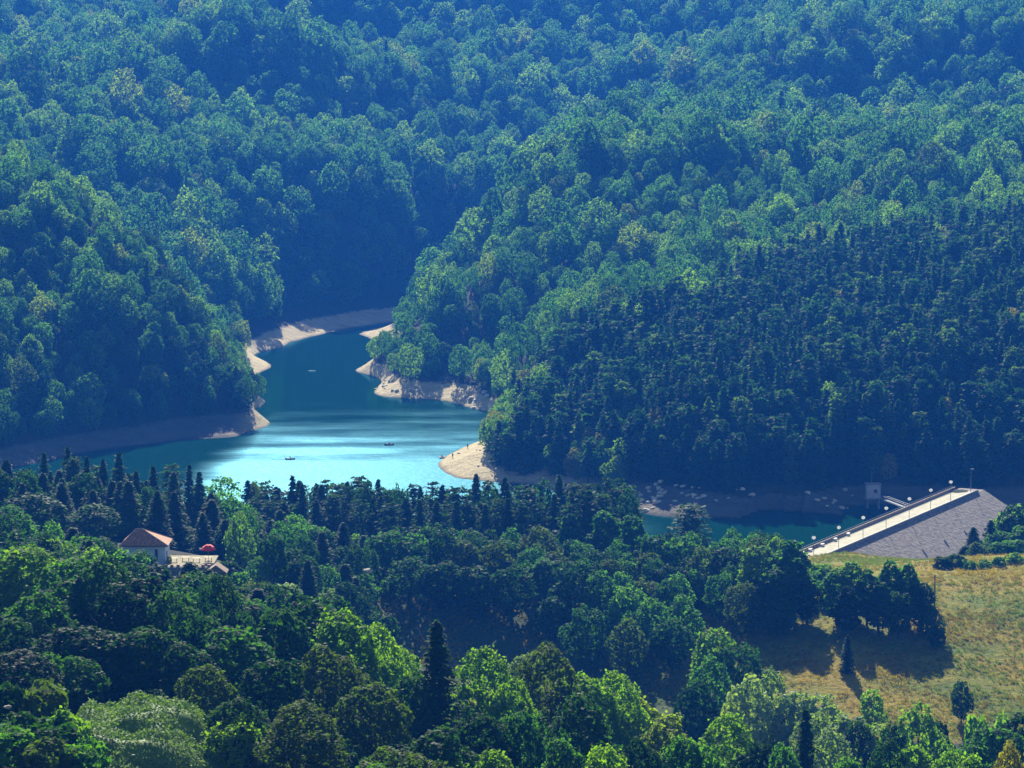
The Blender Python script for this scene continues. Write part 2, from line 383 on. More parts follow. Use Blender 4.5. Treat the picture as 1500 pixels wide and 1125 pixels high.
# ------------------------------------------------------------------ water
def water_mat():
    m, n, out = newmat('water')
    geo = n.nodes.new('ShaderNodeNewGeometry'); pos = geo.outputs['Position']
    sep = n.nodes.new('ShaderNodeSeparateXYZ'); n.links.new(pos, sep.inputs[0])
    # wind-ruffled area in the wide basin, calm water along the far arm
    w1 = noise(n, pos, .010, 3, .5)
    mp = n.nodes.new('ShaderNodeMapping'); mp.inputs['Scale'].default_value = (.35, 1.0, 1); mp.inputs['Rotation'].default_value = (0, 0, -.35)
    n.links.new(pos, mp.inputs[0]); w2 = noise(n, mp.outputs[0], .045, 4, .6)
    f = math_(n, 'ADD', math_(n, 'DIVIDE', math_(n, 'SUBTRACT', 1135, sep.outputs[1]), 170), math_(n, 'MULTIPLY', math_(n, 'SUBTRACT', w1, .5), 1.1))
    f = math_(n, 'ADD', f, math_(n, 'MULTIPLY', math_(n, 'SUBTRACT', w2, .5), 1.25))
    f = math_(n, 'SUBTRACT', f, math_(n, 'DIVIDE', math_(n, 'MAXIMUM', math_(n, 'SUBTRACT', -90, sep.outputs[0]), 0.0), 16))
    f = math_(n, 'SUBTRACT', f, math_(n, 'DIVIDE', math_(n, 'MAXIMUM', math_(n, 'SUBTRACT', sep.outputs[0], 8), 0.0), 22))
    ruf = ramp(n, f, [(.05, 0.0), (.9, 1.0)])
    df = nd(n, 'ShaderNodeBsdfDiffuse'); df.inputs[0].default_value = (.003, .045, .028, 1)
    gl = nd(n, 'ShaderNodeBsdfGlossy'); gl.inputs[0].default_value = (.12, .32, .42, 1)
    n.links.new(math_(n, 'ADD', .05, math_(n, 'MULTIPLY', ruf, .17)), gl.inputs['Roughness'])
    a = noise(n, mp.outputs[0], 1.1, 3, .6)
    b = nd(n, 'ShaderNodeBump', Distance=.35); n.links.new(a, b.inputs['Height'])
    n.links.new(math_(n, 'ADD', .05, math_(n, 'MULTIPLY', ruf, .27)), b.inputs['Strength'])
    fr = nd(n, 'ShaderNodeFresnel', IOR=1.333)
    for q in (gl, fr, df): n.links.new(b.outputs[0], q.inputs['Normal'])
    mx = n.nodes.new('ShaderNodeMixShader'); n.links.new(fr.outputs[0], mx.inputs[0]); n.links.new(df.outputs[0], mx.inputs[1]); n.links.new(gl.outputs[0], mx.inputs[2])
    n.links.new(mx.outputs[0], out.inputs[0])
    return m
wmask = (fz.min(1) < 0.3) & (fy > 730) & (fy < 1620) & ~((dam_side(fx, fy) > 2) & (fy < 905)) 
tag(link('water', sub_mesh('water', wmask, 0.0), water_mat()), kind='structure')

# ------------------------------------------------------------------ tree meshes
def leaves(cen, nrm, size, rng, asp=0.7):
    n = len(cen); t = rng.normal(size=(n, 3)); t -= (t * nrm).sum(1, keepdims=True) * nrm
    t /= np.linalg.norm(t, axis=1, keepdims=True) + 1e-9; b = np.cross(nrm, t)
    s = (size * rng.uniform(.65, 1.35, n))[:, None]
    V = np.stack([cen + t * s, cen + b * s * asp, cen - t * s, cen - b * s * asp], 1).reshape(-1, 3)
    return V, np.arange(4 * n).reshape(-1, 4)
def unit(v): return v / (np.linalg.norm(v, axis=1, keepdims=True) + 1e-9)
def crown_broad(seed, H, R, zb, n, ls, nl=22, lr=.42, taper=.25, gap=.0):
    rng = np.random.RandomState(seed)
    hz = (H - zb) / 2; cz = (H + zb) / 2
    k = np.arange(nl) + .5; ph = np.arccos(1 - 2 * k / nl) ; th = k * 2.39996 + rng.rand() * 6
    d = np.stack([np.sin(ph) * np.cos(th), np.sin(ph) * np.sin(th), np.cos(ph)], 1) + rng.normal(size=(nl, 3)) * .16
    d = unit(d); rr = rng.uniform(.45, .78, nl)
    rad = R * lr * rng.uniform(.7, 1.3, nl)
    wz = 1 - taper * np.clip(d[:, 2], 0, 1)
    c = d * rr[:, None] * np.array([R, R, hz]) ; c[:, :2] *= wz[:, None]; c[:, 2] += cz
    c = np.vstack([c, [[0, 0, cz]]]); rad = np.append(rad, R * .5)
    sz = np.array([1, 1, max(.75, min(1.25, hz / R * .85))])
    P_, N_ = [], []
    w = rad ** 2; w /= w.sum(); cnt = (w * n * 1.9).astype(int) + 1
    for i in range(len(c)):
        u = unit(rng.normal(size=(cnt[i], 3)))
        A_ = rng.normal(size=(5, 3)) * 2.6; B_ = rng.rand(5) * 6.28
        bump = np.sin(u @ A_.T + B_).sum(1) / 5
        q = c[i] + u * sz * rad[i] * (rng.uniform(.80, 1.05, cnt[i]) * (1 + .34 * bump) + (rng.rand(cnt[i]) < .06) * rng.uniform(0, .3, cnt[i]))[:, None]
        ok = np.ones(cnt[i], bool)
        for j in range(len(c)):
            if j != i: ok &= (((q - c[j]) / sz) ** 2).sum(1) > (rad[j] * .82) ** 2
        ok &= (u[:, 2] > -.75) | (rng.rand(cnt[i]) < .3)
        P_.append(q[ok]); N_.append(u[ok])
    p = np.vstack(P_); u = np.vstack(N_)
    K_ = rng.normal(size=(9, 3)); K_ *= (rng.uniform(2.2, 5.0, 9) / max(1.0, ls * 2.6) / np.linalg.norm(K_, axis=1))[:, None]
    cl = np.sin(p @ K_.T + rng.rand(9) * 6.28).sum(1) / 3
    ok = cl + rng.normal(size=len(p)) * .25 > -.45; p, u = p[ok], u[ok]; p = p + u * (cl[ok] * .16)[:, None] * ls * 2.2
    if gap: ok = rng.rand(len(p)) > gap; p, u = p[ok], u[ok]
    nn = unit(u + rng.normal(size=u.shape) * .62 + np.array([0, 0, .25]))
    return leaves(p, nn, ls, rng)
def crown_conifer(seed, H, R, zb, lv, ls, nb=7, per=7, pine=0.0, pw=.85):
    rng = np.random.RandomState(seed); P_, N_ = [], []
    for i in range(lv):
        t = (i + rng.uniform(-.3, .3)) / lv; z = zb + (H - zb) * t; t = max(t, 0)
        L = R * (1 - t) ** pw * rng.uniform(.8, 1.15) + .12
        if pine: L = R * math.sqrt(max(.02, 1 - (2 * (t * .9 + .08) - 1) ** 2)) * rng.uniform(.75, 1.15)
        a0 = rng.rand() * 6.28
        for b in range(nb):
            a = a0 + b * 6.283 / nb + rng.normal() * .18; Lb = L * rng.uniform(.75, 1.15)
            m = max(3, int(per * (Lb / R + .35)))
            s = np.linspace(.15, 1, m) + rng.normal(size=m) * .05
            lat = rng.normal(size=m) * .13 * Lb * (1.1 - s * .5)
            x = np.cos(a) * s * Lb - np.sin(a) * lat; y = np.sin(a) * s * Lb + np.cos(a) * lat
            zz = z - (.28 - .25 * pine) * s * Lb + .10 * Lb * s ** 2 + rng.normal(size=m) * .10 + rng.rand() * .2
            P_.append(np.stack([x, y, zz], 1))
            N_.append(np.stack([np.cos(a) * .55 * np.ones(m), np.sin(a) * .55 * np.ones(m), np.ones(m)], 1))
    p = np.vstack(P_); u = unit(np.vstack(N_) + rng.normal(size=p.shape) * .38)
    V, Q = leaves(p, u, ls, rng, .6)
    return V, Q
def trunk_mb(seed, H, r, limbs=5, R=3.0, fork=.35):
    rng = np.random.RandomState(seed); mb = MB()
    pts = [(rng.normal() * .03 * H * t, rng.normal() * .03 * H * t, H * t - (1.0 if t == 0 else 0)) for t in (0, .2, .45, .7, .92)]
    mb.tube(pts, [r * 1.25, r, r * .75, r * .45, r * .12], 7)
    for k in range(limbs):
        a = rng.rand() * 6.28; z0 = H * rng.uniform(fork, .75); L = R * rng.uniform(.5, .8)
        mb.tube([(0, 0, z0), (math.cos(a) * L * .5, math.sin(a) * L * .5, z0 + L * .45), (math.cos(a) * L, math.sin(a) * L, z0 + L * 1.0)], [r * .45, r * .28, r * .08], 5)
    return mb
LIB = {}
def lib(key, crown, trunk, mat, bark=BARK):
    LIB.setdefault(key, []).append((crown, trunk, mat, bark))
def crown_me(VQ, name): return mesh_np(name, VQ[0], VQ[1])
# near, large in the picture
for s in range(5):
    H, R = 20, [5.6, 6.4, 5.0, 6.0, 5.4][s]
    VQ = crown_broad(100 + s, H, R, 1.6, 17000, .29, 40, .32, .5); tm = trunk_mb(s, H * .85, .32, 7, R)
    for k in 'BLFYW': lib('N' + k, (VQ, H, R), tm, k)
for s in range(4):
    H, R = 15, [4.4, 5.0, 4.0, 4.6][s]
    VQ = crown_broad(140 + s, H, R, .7, 6500, .33, 26, .37, .42); tm = trunk_mb(20 + s, H * .85, .26, 6, R)
    for k in 'BLFYW': lib('M' + k, (VQ, H, R), tm, k)
for s in range(2):
    H, R = 18, 3.0
    VQ = crown_broad(160 + s, H, R, .6, 6500, .32, 30, .42, .6); tm = trunk_mb(30 + s, H * .9, .24, 6, R)
    for k in 'BLF': lib('C' + k, (VQ, H, R), tm, k)
for s in range(2):
    VQ = crown_broad(170 + s, 3.0, 2.0, .1, 1500, .26, 16, .42, .2); tm = trunk_mb(36 + s, 2.0, .09, 5, 1.4, .1)
    for k in 'BLWF': lib('K' + k, (VQ, 3.0, 2.0), tm, k)
VQ = crown_broad(180, 19, 5.0, 6.0, 2600, .38, 26, .30, .2, .35); lib('AF', (VQ, 19, 5.0), trunk_mb(40, 17.5, .22, 12, 5.2, .3), 'F', BARKP)
for s in range(3):
    H, R = 22, [3.6, 4.1, 3.3][s]
    lib('NS', (crown_conifer(200 + s, H, R, 1.2, 46, .34, 11, 10), H, R), trunk_mb(50 + s, H, .28, 0), 'S')
for s in range(4):
    H, R = 20, [3.2, 3.6, 2.9, 3.4][s]
    lib('MS', (crown_conifer(210 + s, H, R, 1.0, 40, .44, 9, 8, 0, .66), H, R), trunk_mb(55 + s, H, .24, 0), 'S')
for s in range(3):
    H, R = 19, [3.0, 3.4, 2.8][s]
    lib('MP', (crown_conifer(220 + s, H, R, 4.0, 22, .46, 7, 7, 1.0), H, R), trunk_mb(60 + s, H, .24, 6, R, .5), 'S')
# forest on the far hills
for s in range(8):
    H = 16; R = [5.4, 6.2, 4.8, 5.6, 4.4, 6.6, 5.0, 5.8][s]
    VQ = crown_broad(300 + s, H, R, 1.0, 4400, .38, 20, .42, .42); tm = trunk_mb(70 + s, H * .8, .3, 3, R)
    lib('DF', (VQ, H, R), tm, 'F')
    if s < 4: lib('DB', (VQ, H, R), tm, 'B')
    if s < 3: lib('DL', (VQ, H, R), tm, 'L'); lib('DY', (VQ, H, R), tm, 'Y')
for s in range(5):
    H, R = 15, [2.9, 3.4, 3.1, 2.7, 3.6][s]
    lib('DS', (crown_conifer(320 + s, H, R, 1.0, 20, .62, 7, 6, 0, .7), H, R), trunk_mb(80 + s, H, .2, 0), 'T')
for s in range(3):
    H, R = 15, [3.2, 3.6, 3.0][s]
    lib('DP', (crown_conifer(330 + s, H, R, 3.0, 14, .66, 7, 6, 1.0), H, R), trunk_mb(90 + s, H, .2, 3, R, .5), 'T')
for k, arr in LIB.items():
    for i, (c, t, mk, bark) in enumerate(arr):
        cm = crown_me(c[0], 'crown'); cm.materials.append(LEAF[mk]); tmx = t.mesh('trunk', True); tmx.materials.append(bark)
        arr[i] = (cm, tmx, c[1], c[2], c[0], t, LEAF[mk], bark)
random.seed(5)
NAMES = {'S': 'spruce_tree', 'P': 'pine_tree', 'K': 'shrub', 'C': 'columnar_tree'}
def put_tree(key, x, y, H, R, label, cat, group, name='broadleaf_tree', var=None, z=None, simple=False):
    arr = LIB[key]; v = arr[(var if var is not None else random.randrange(len(arr))) % len(arr)]
    gz = z if z is not None else h1(x, y)
    o = empty(name, (x, y, gz - .25), label, cat, group, random.uniform(0, 6.28))
    sc = (R / v[3], R / v[3], H / v[2]); o.scale = sc
    for nm, me in (('crown', v[0]), ('trunk', v[1])):
        c = bpy.data.objects.new(nm, me); COL.objects.link(c); c.parent = o
    return o

# ------------------------------------------------------------------ hand-placed trees: (column, row of the top, distance, key, crown width in px, label)
ORD = ['', 'second ', 'third ', 'fourth ', 'fifth ', 'sixth ', 'seventh ', 'eighth ', 'ninth ', 'tenth ', 'eleventh ', 'twelfth ', 'thirteenth ', 'fourteenth ',
       'fifteenth ', 'sixteenth ', 'seventeenth ', 'eighteenth ', 'nineteenth ', 'twentieth ', 'twenty-first ', 'twenty-second ', 'twenty-third ', 'twenty-fourth ',
       'twenty-fifth ', 'twenty-sixth ', 'twenty-seventh ', 'twenty-eighth ', 'twenty-ninth ', 'thirtieth ']
TREES_XY = []
def nth(i): return ('%sfrom the left' % ORD[i]) if i else 'leftmost'
def place(rows, phrase, group, tail=''):
    rows = sorted(rows, key=lambda r: r[0]); n = len(rows)
    for i, r in enumerate(rows):
        px, top, D, key, w = r[:5]
        x = xof(px, D, top + 60); g = h1(x, D); H = zof(top, D) - g + .25
        R = w / 2 * D / F * (1.12 if key[0] in 'MC' else 1.18 if key in ('NB', 'NF', 'NL') else .9 if key == 'MW' else 1); H = max(H, 2.0, R * 1.1)
        k2 = key[1] if key[0] != 'M' or key != 'MP' else 'P'
        kind = {'S': 'dark spruce', 'P': 'dark pine', 'B': 'dark green leafy tree', 'L': 'light green leafy tree', 'F': 'mid green leafy tree', 'W': 'pale grey-green willow', 'Y': 'yellowish leafy tree'}[key[1]]
        if key[0] == 'K': kind = {'B': 'dark green bush', 'L': 'light green bush', 'W': 'pale bush', 'F': 'green bush'}[key[1]]
        if len(r) > 5: lab = r[5]
        else: lab = '%s %s, %s' % (kind.replace(' leafy', '').replace('mid ', '') if len(phrase.split()) > 8 else kind, phrase, nth(i))
        name = 'spruce_tree' if key[1] == 'S' else 'pine_tree' if key[1] == 'P' else 'shrub' if key[0] == 'K' else 'willow_tree' if key[1] == 'W' else 'columnar_tree' if key[0] == 'C' else 'broadleaf_tree'
        cat = 'bush' if key[0] == 'K' else 'tree'
        put_tree(key, x, D, H, R, lab, cat, group, name, i)
        TREES_XY.append((x, D, R))
place([(30,785,395,'NL',135),(105,805,385,'NF',120),(55,858,362,'NF',130),(8,890,348,'NB',100),(110,905,348,'NB',130),(25,955,328,'NB',130)],
      'in the sunlit clump at the left edge', 'sunlit trees at the left edge')
place([(150,815,372,'NB',120),(205,835,368,'NB',110),(262,850,372,'NB',85),(322,842,385,'NB',84),(110,830,372,'NB',120),(180,846,362,'NB',130),(215,905,350,'NB',120),(150,915,348,'NB',130),(275,935,345,'NB',110),(240,868,360,'NB',100),(300,890,362,'NB',90),
       (345,902,352,'NF',135),(300,960,322,'NB',90),(410,872,368,'NB',100),(455,862,378,'NB',130),(505,885,368,'NL',110),(395,955,330,'NB',110),(480,935,342,'NB',125),
       (555,915,375,'NL',90),(640,908,352,'NS',135,'tall black-green spruce between light green trees in front'),(345,1015,305,'NB',110),(440,1030,300,'NB',120),(545,985,330,'NB',110)],
      'in the dark foreground clump at left', 'foreground trees left of centre')
place([(705,950,378,'NL',100),(600,975,350,'NB',80),(590,948,400,'NL',75),(612,985,420,'NF',70),(575,965,430,'NF',70),(748,985,370,'NL',90),(805,945,385,'NB',110),(770,945,425,'NW',70),(858,980,390,'NL',105),(905,985,395,'NL',95),(850,1010,350,'NB',120),
       (935,1005,400,'NL',80),(975,1040,385,'NL',90),(700,1030,330,'NB',95),(760,1030,335,'NF',90),(640,1060,310,'NB',110),(825,1065,320,'NF',80),(885,1075,318,'NL',85),(725,1085,305,'NL',75),
       (940,1070,330,'NB',90),(1000,1060,345,'NF',90)],
      'in the foreground row below the shaded field', 'foreground trees right of centre')
place([(1065,1045,385,'NL',110),(1030,1075,345,'NF',90),(1110,1070,372,'NB',80),(1180,1040,400,'MS',60,'dark narrow spruce rising in front of the pale willows'),(1150,1080,362,'NF',80),
       (1240,1092,372,'NF',70),(1300,1085,385,'NB',80),(1385,1088,372,'NL',90),(1455,1050,420,'NF',130),(1500,1030,425,'NB',90),(1480,1090,330,'NY',90),(1340,1075,395,'NL',80),(1420,1095,350,'NL',80)],
      'along the bottom edge at right', 'foreground trees at bottom right')
place([(1098,988,500,'MW',70),(1130,978,508,'MW',70),(1165,1000,500,'MW',70),(1205,1015,498,'MW',70),(1240,1035,490,'MW',70),(1190,1030,480,'MW',60),(1215,1065,455,'MW',75),(1255,1045,470,'MB',55),(1285,1060,470,'MW',65)],
      'in the pale clump below the meadow', 'pale willows below the meadow')
place([(1345,1030,468,'MF',85),(1310,1058,462,'MB',60),(1372,1045,478,'MB',50),(1435,1062,480,'KL',50),(1465,1060,470,'KF',60)],
      'at the lower edge of the meadow', 'trees at the lower edge of the meadow')
place([(1022,995,512,'MB',62,'small round tree with bare stem beside the shaded grass'),(1045,908,552,'ML',70,'bright rounded tree at the left edge of the meadow'),
       (1085,930,545,'MB',75,'dark rounded tree beside the bright one at the left meadow edge'),(1040,960,530,'MF',70,'green tree leaning below the bright rounded tree by the meadow')],
      'left of meadow', 'trees at the left edge of the meadow')
place([(1241,930,572,'MS',25,'small dark cone-shaped spruce alone in the meadow')], '', None)
place([(1278,1008,535,'ML',38,'small light green tree alone low in the meadow')], '', None)
place([(1408,996,545,'MB',32,'small dark oval tree alone at the right of the meadow')], '', None)
place([(1112,790,608,'CF',62),(1158,786,606,'CF',66),(1065,795,630,'MB',66),(1028,800,628,'MB',56),(1000,783,640,'MF',66),(1085,845,598,'MB',50),(1135,830,600,'CB',60),(1182,850,602,'MB',44),(1140,870,596,'MB',50)],
      'left of the meadow before the dam lake', 'tall trees in front of the dam lake')
place([(1012,738,700,'MP',58,'dark round-topped pine standing against the green dam lake')], '', None)
place([(1226,826,600,'CF',46),(1247,815,603,'CF',40),(1270,830,598,'CF',40),(1303,817,600,'CF',48),(1330,822,598,'CF',46),(1350,848,595,'CB',44),(1362,885,590,'MB',36),(1371,912,584,'MB',26),(1287,845,594,'CB',44),(1240,855,592,'CB',44),(1315,860,590,'MB',44)],
      'in the clump at the top of the meadow', 'tree clump at the top of the meadow')
place([(15,1010,300,'KB',90),(60,1015,300,'KB',110),(95,1045,296,'KF',80),(30,1050,290,'KB',100),(75,1070,288,'KB',90),(10,1085,286,'KF',90),(130,1085,285,'KF',60),(0,1040,300,'KB',90),(20,1108,282,'KF',90),(70,1105,280,'KB',90),(110,1110,281,'KF',80)],
      'in the thicket at the bottom left corner', 'bushes at the bottom left corner')
place([(1425,772,690,'MS',40),(1450,762,695,'MS',40),(1474,744,705,'MF',56),(1505,730,705,'MF',70),(1488,738,700,'MB',60),(1462,800,685,'KF',50),(1493,798,684,'KF',56),(1412,800,682,'MS',30),(1440,788,688,'MF',44),(1462,772,692,'MF',50),(1500,765,690,'MF',60),(1430,806,680,'KB',40)],
      'beside the foot of the dam', 'trees beside the foot of the dam')
place([(1380,822,648,'KB',30),(1398,820,650,'KB',34),(1200,830,640,'KF',40),(1185,850,630,'KF',40),(1212,868,622,'KF',40),(1205,845,634,'KF',36),(1440,828,646,'KF',24),(1462,829,646,'KF',22),(1485,826,648,'KF',28),(1215,890,612,'KF',34),(1420,830,645,'KF',22)],
      'along the upper meadow edge', 'bushes along the upper meadow edge')
place([(322,828,556,'KB',26),(338,832,562,'KB',34),(350,842,552,'KF',36),(325,850,535,'MB',50),(300,852,532,'MF',50),(345,862,540,'MB',50),(272,846,535,'KF',40),(250,848,536,'KB',44)],
      'below the terrace and hut', 'bushes below the terrace')
# belt of leafy trees above the shaded field
place([(570,778,640,'MB',70),(610,762,655,'MB',62),(648,762,655,'MB',66),(690,775,645,'MB',70),(735,782,642,'MB',66),(600,815,622,'MB',70),(650,822,618,'MB',66),(700,822,615,'MB',66),(750,828,612,'MB',60),
       (790,770,645,'MB',70),(800,812,622,'MF',70),(835,748,672,'CF',44),(840,820,612,'MB',66),(885,738,668,'CF',50),(880,835,606,'MF',60),(925,745,662,'CF',46),(920,850,598,'MF',66),(960,775,645,'MB',60),
       (955,875,590,'MF',64),(985,820,620,'MB',60),(1000,870,596,'MF',56),(985,905,580,'MB',60)],
      'in the belt above the shaded field', 'belt of leafy trees above the shaded field')
place([(780,800,640,'MB',60),(810,868,604,'MB',50),(860,880,588,'MB',60),(920,905,578,'MB',56),(558,830,630,'MB',44)],
      'low at the foot of the belt', 'lower trees at the foot of the belt')
# round the house
place([(45,722,585,'MB',110,'large rounded dark tree on the slope at the left edge above the sunlit clump'),(15,740,560,'MF',70),(80,775,540,'MF',60)], 'on the slope left of the house', 'trees left of the house')
place([(140,738,590,'MB',82,'big round dark tree just left of the tiled roof'),(205,800,530,'MB',50,'small dark tree hiding the left side of the white house'),(160,808,528,'KF',50),(120,800,530,'MF',60)],
      'before the house', 'trees round the house')
place([(345,770,600,'MB',60),(378,815,560,'MF',40),(425,822,575,'MB',44),(420,848,548,'MW',54),(462,760,650,'MF',60),(330,745,640,'MB',60),(400,790,620,'MB',60),(500,800,625,'MB',60),(455,820,600,'MB',50),(520,850,585,'MB',50),(485,862,560,'MW',44),(460,870,545,'MB',44),
       (260,770,620,'MB',60),(300,790,610,'MB',60),(230,770,640,'MB',50)],
      'right of the red parasol', 'trees between the house and the belt')
place([(8,712,650,'MS',36),(30,700,648,'MS',34),(55,695,652,'MS',34),(100,655,660,'MS',40),(128,668,655,'MS',34),(75,690,640,'MS',30),(152,672,650,'MS',32),(175,662,655,'MS',44),(200,690,640,'MS',34),(225,682,650,'MS',40),(255,690,640,'MS',36),(278,680,655,'MS',34)],
      'in the tall dark row behind the house', 'tall dark spruces behind the house')
place([(325,688,650,'AF',62,'airy tree with open crown and pale limbs standing against the bright water'),(292,700,655,'AF',44,'thin airy tree left of the open-crowned one, beside the spruces')], '', 'airy trees against the lake')
rr = random.Random(3); con = []
for i in range(27):
    px = 366 + i * 20.5 + rr.uniform(-5, 5); con.append((px, 693 + 20 * rr.random() + (0 if px < 850 else (px - 850) * .25), 700 + rr.uniform(-14, 12), rr.choice(['MS', 'MS', 'MP', 'MP', 'MS', 'MB']), rr.uniform(30, 56)))
place(con, 'in the row along the near shore', 'conifers along the near shore')
con = []
for i in range(24):
    px = 376 + i * 22 + rr.uniform(-7, 7); con.append((px, 722 + 16 * rr.random(), 682 + rr.uniform(-8, 8), 'MS' if rr.random() < .6 else 'MP', rr.uniform(38, 48)))
place(con, 'in the second row back from the near shore', 'conifers behind the near shore row')

FILLS = []
def fill(px0, px1, D0, D1, sp, hmin, hmax, rmin, rmax, keys, label, group, seed, ok=None, solo=True):
    r_ = random.Random(seed); D = D0
    while D < D1:
        px = px0 + r_.random() * sp / D * F
        while px < px1:
            q = px + r_.uniform(-.3, .3) * sp / D * F; d = D + r_.uniform(-.35, .35) * sp; x = xof(q, d)
            px += sp / D * F
            if ok and not ok(q, d): continue
            if min(((x - a) ** 2 + (d - b) ** 2) ** .5 - .35 * c for a, b, c in TREES_XY) < 1.5: continue
            key = r_.choice(keys); R_ = r_.uniform(rmin, rmax); H_ = r_.uniform(hmin, hmax)
            nm = 'spruce_tree' if key[1] == 'S' else 'pine_tree' if key[1] == 'P' else 'broadleaf_tree'
            FILLS.append((R_ / d if solo else 0, key, x, d, H_, R_, label, group, nm, r_.randrange(9))); TREES_XY.append((x, d, R_))
        D += sp
fill(-20, 1120, 300, 400, 6.5, 6, 9, 2.8, 3.8, ['MB', 'MB', 'MF', 'ML'], 'smaller leafy tree filling a gap low in the dark foreground wood', 'smaller trees between the foreground trees', 1,
     ok=lambda q, d: not (q < 330 and d < 335), solo=False)
fill(1000, 1760, 330, 440, 7, 6, 9, 2.8, 3.8, ['MB', 'MF', 'ML'], 'x', 'y', 2, solo=False)
fill(-20, 500, 400, 520, 9, 11, 14, 3.8, 5, ['MB', 'MB', 'MF', 'MS'], 'leafy tree on the slope below the white house', 'trees on the slope below the house', 3, ok=lambda q, d: not (160 < q < 330 and d > 490))
fill(545, 1010, 596, 668, 7.0, 11, 14, 3.4, 4.4, ['MB', 'MF', 'MB'], 'dark leafy tree inside the belt above the shaded field', 'trees inside the belt above the field', 4,
     ok=lambda q, d: d > 629 - max(0, q - 740) * .13)
fill(335, 560, 560, 690, 8.0, 10, 14, 3.2, 4.2, ['MB', 'MF', 'MS'], 'dark tree between the red parasol and the belt of leafy trees', 'dark trees right of the parasol', 5, ok=lambda q, d: q > 375 or d > 585)
fill(-20, 335, 600, 690, 7.5, 10, 15, 3.0, 4.0, ['MB', 'MS', 'MS'], 'dark tree low in the wood behind the house', 'dark trees behind the house', 6)
fill(1000, 1190, 612, 690, 7.5, 9, 12, 3.2, 4.0, ['MB', 'MF'], 'leafy tree low in the group left of the meadow', 'lower trees left of the meadow', 7, ok=lambda q, d: q < 1180 - (d - 612) * .6)
fill(345, 930, 690, 722, 5.3, 16, 24, 2.6, 4.2, ['MS', 'MP', 'MP', 'MB'], 'dark conifer filling the row along the near shore', 'conifers filling the near shore row', 8)
fill(-30, 345, 650, 712, 6.5, 13, 20, 2.8, 3.6, ['MS', 'MS', 'MP'], 'dark conifer in the wood behind the house', 'conifers behind the house', 9)

# ------------------------------------------------------------------ the forest on the hills
def scatter(sp, y0, y1, seed):
    rng = np.random.RandomState(seed); ys = np.arange(y0, y1, sp); out = []
    for j, y in enumerate(ys):
        xm = y * .1763 + 45; xs = np.arange(-xm, xm, sp) + (sp / 2 if j % 2 else 0)
        out.append(np.stack([xs + rng.uniform(-.42, .42, len(xs)) * sp, y + rng.uniform(-.42, .42, len(xs)) * sp], 1))
    p = np.vstack(out); return p, rng
def hidden(x, y, z, top):
    """True where the land itself hides the crown from a band of viewpoints near the camera"""
    n = 40; ts = np.linspace(.35, .97, n)[None, :]
    X = x[:, None] * ts; Y = y[:, None] * ts; Z = CZ + 12 + (z[:, None] + top - CZ - 12) * ts
    ix = np.clip(((X + 560) / STEP).astype(int), 0, nx - 1); iy = np.clip(np.searchsorted(gy, Y), 0, ny - 1)
    return ((GZ[iy, ix] > Z + 6).sum(1) > 0)
def conif(x, y):
    px = 750 + x / y * F
    lim = 1010 + np.clip(px - 760, 0, 800) * .28 + vnoise(x, y, 60, 8) * 110
    return ((px > 735) & (y < lim)) | ((px > 690) & (y < 1060))
bp, rng = scatter(9.0, 900, 2230, 11)
lp, _r = scatter(6.4, 940, 1290, 13)
lh = lambda q: (q[:, 0] < -75) & (q[:, 1] < 1275 - np.clip(q[:, 0] + 210, 0, 200) * .55)
bp = np.vstack([bp[~lh(bp)], lp[lh(lp)]])
bz = height(bp[:, 0], bp[:, 1]); k = (bz > np.where((bp[:, 0] < -85) & (bp[:, 1] > 1072) & (bp[:, 1] < 1215), 1.5, np.where((bp[:, 0] < -35) & (bp[:, 1] > 1290) & (bp[:, 1] < 1500), 8.0, 4.8))) & ~conif(bp[:, 0], bp[:, 1]); bp, bz = bp[k], bz[k]
cp, rng2 = scatter(4.8, 866, 1300, 12)
cz_ = height(cp[:, 0], cp[:, 1]); pxc = 750 + cp[:, 0] / cp[:, 1] * F; k = (cz_ > np.where((pxc > 728) & (pxc < 912) & (cp[:, 1] < 1010), 1.8, 5.0)) & conif(cp[:, 0], cp[:, 1]) & (dam_side(cp[:, 0], cp[:, 1]) < 200); cp, cz_ = cp[k], cz_[k]
k = ~((dam_side(cp[:, 0], cp[:, 1]) > -12) & (cp[:, 1] < 862)); cp, cz_ = cp[k], cz_[k]
band = (bp[:, 0] < -30) & (bp[:, 0] > -140) & (bp[:, 1] > 1290) & (bp[:, 1] < 1530) & (height(bp[:, 0], bp[:, 1] - 30) < 1.5)
band |= (bp[:, 0] > -25) & (bp[:, 1] < 1055)
bp, bz = bp[~band], bz[~band]
kb = ~hidden(bp[:, 0], bp[:, 1], bz, 18); bp, bz = bp[kb], bz[kb]
kc = ~hidden(cp[:, 0], cp[:, 1], cz_, 16); cp, cz_ = cp[kc], cz_[kc]
o_ = np.argsort(bp[:, 1]); bp, bz = bp[o_], bz[o_]; o_ = np.argsort(cp[:, 1]); cp, cz_ = cp[o_], cz_[o_]
n_b = sum(1 for o in COL.objects if o.get('category') == 'tree' and o.name.startswith(('broadleaf', 'willow', 'columnar')))
n_c = sum(1 for o in COL.objects if o.name.startswith(('spruce', 'pine')))
random.seed(9)
FILLS.sort(reverse=True); cntB, cntC, rest = n_b, n_c, []
for f in FILLS:
    con_ = f[8] != 'broadleaf_tree'
    if f[0] > 0 and (cntC if con_ else cntB) < 300:
        if con_: cntC += 1
        else: cntB += 1
        put_tree(f[1], f[2], f[3], f[4], f[5], f[6], 'tree', f[7], f[8], f[9])
    else: rest.append(f)
KB, KC = max(0, 300 - cntB), max(0, 300 - cntC); print('n_b', n_b, 'n_c', n_c)
def inframe(x, y): return abs(x) < y * .1763 + 3
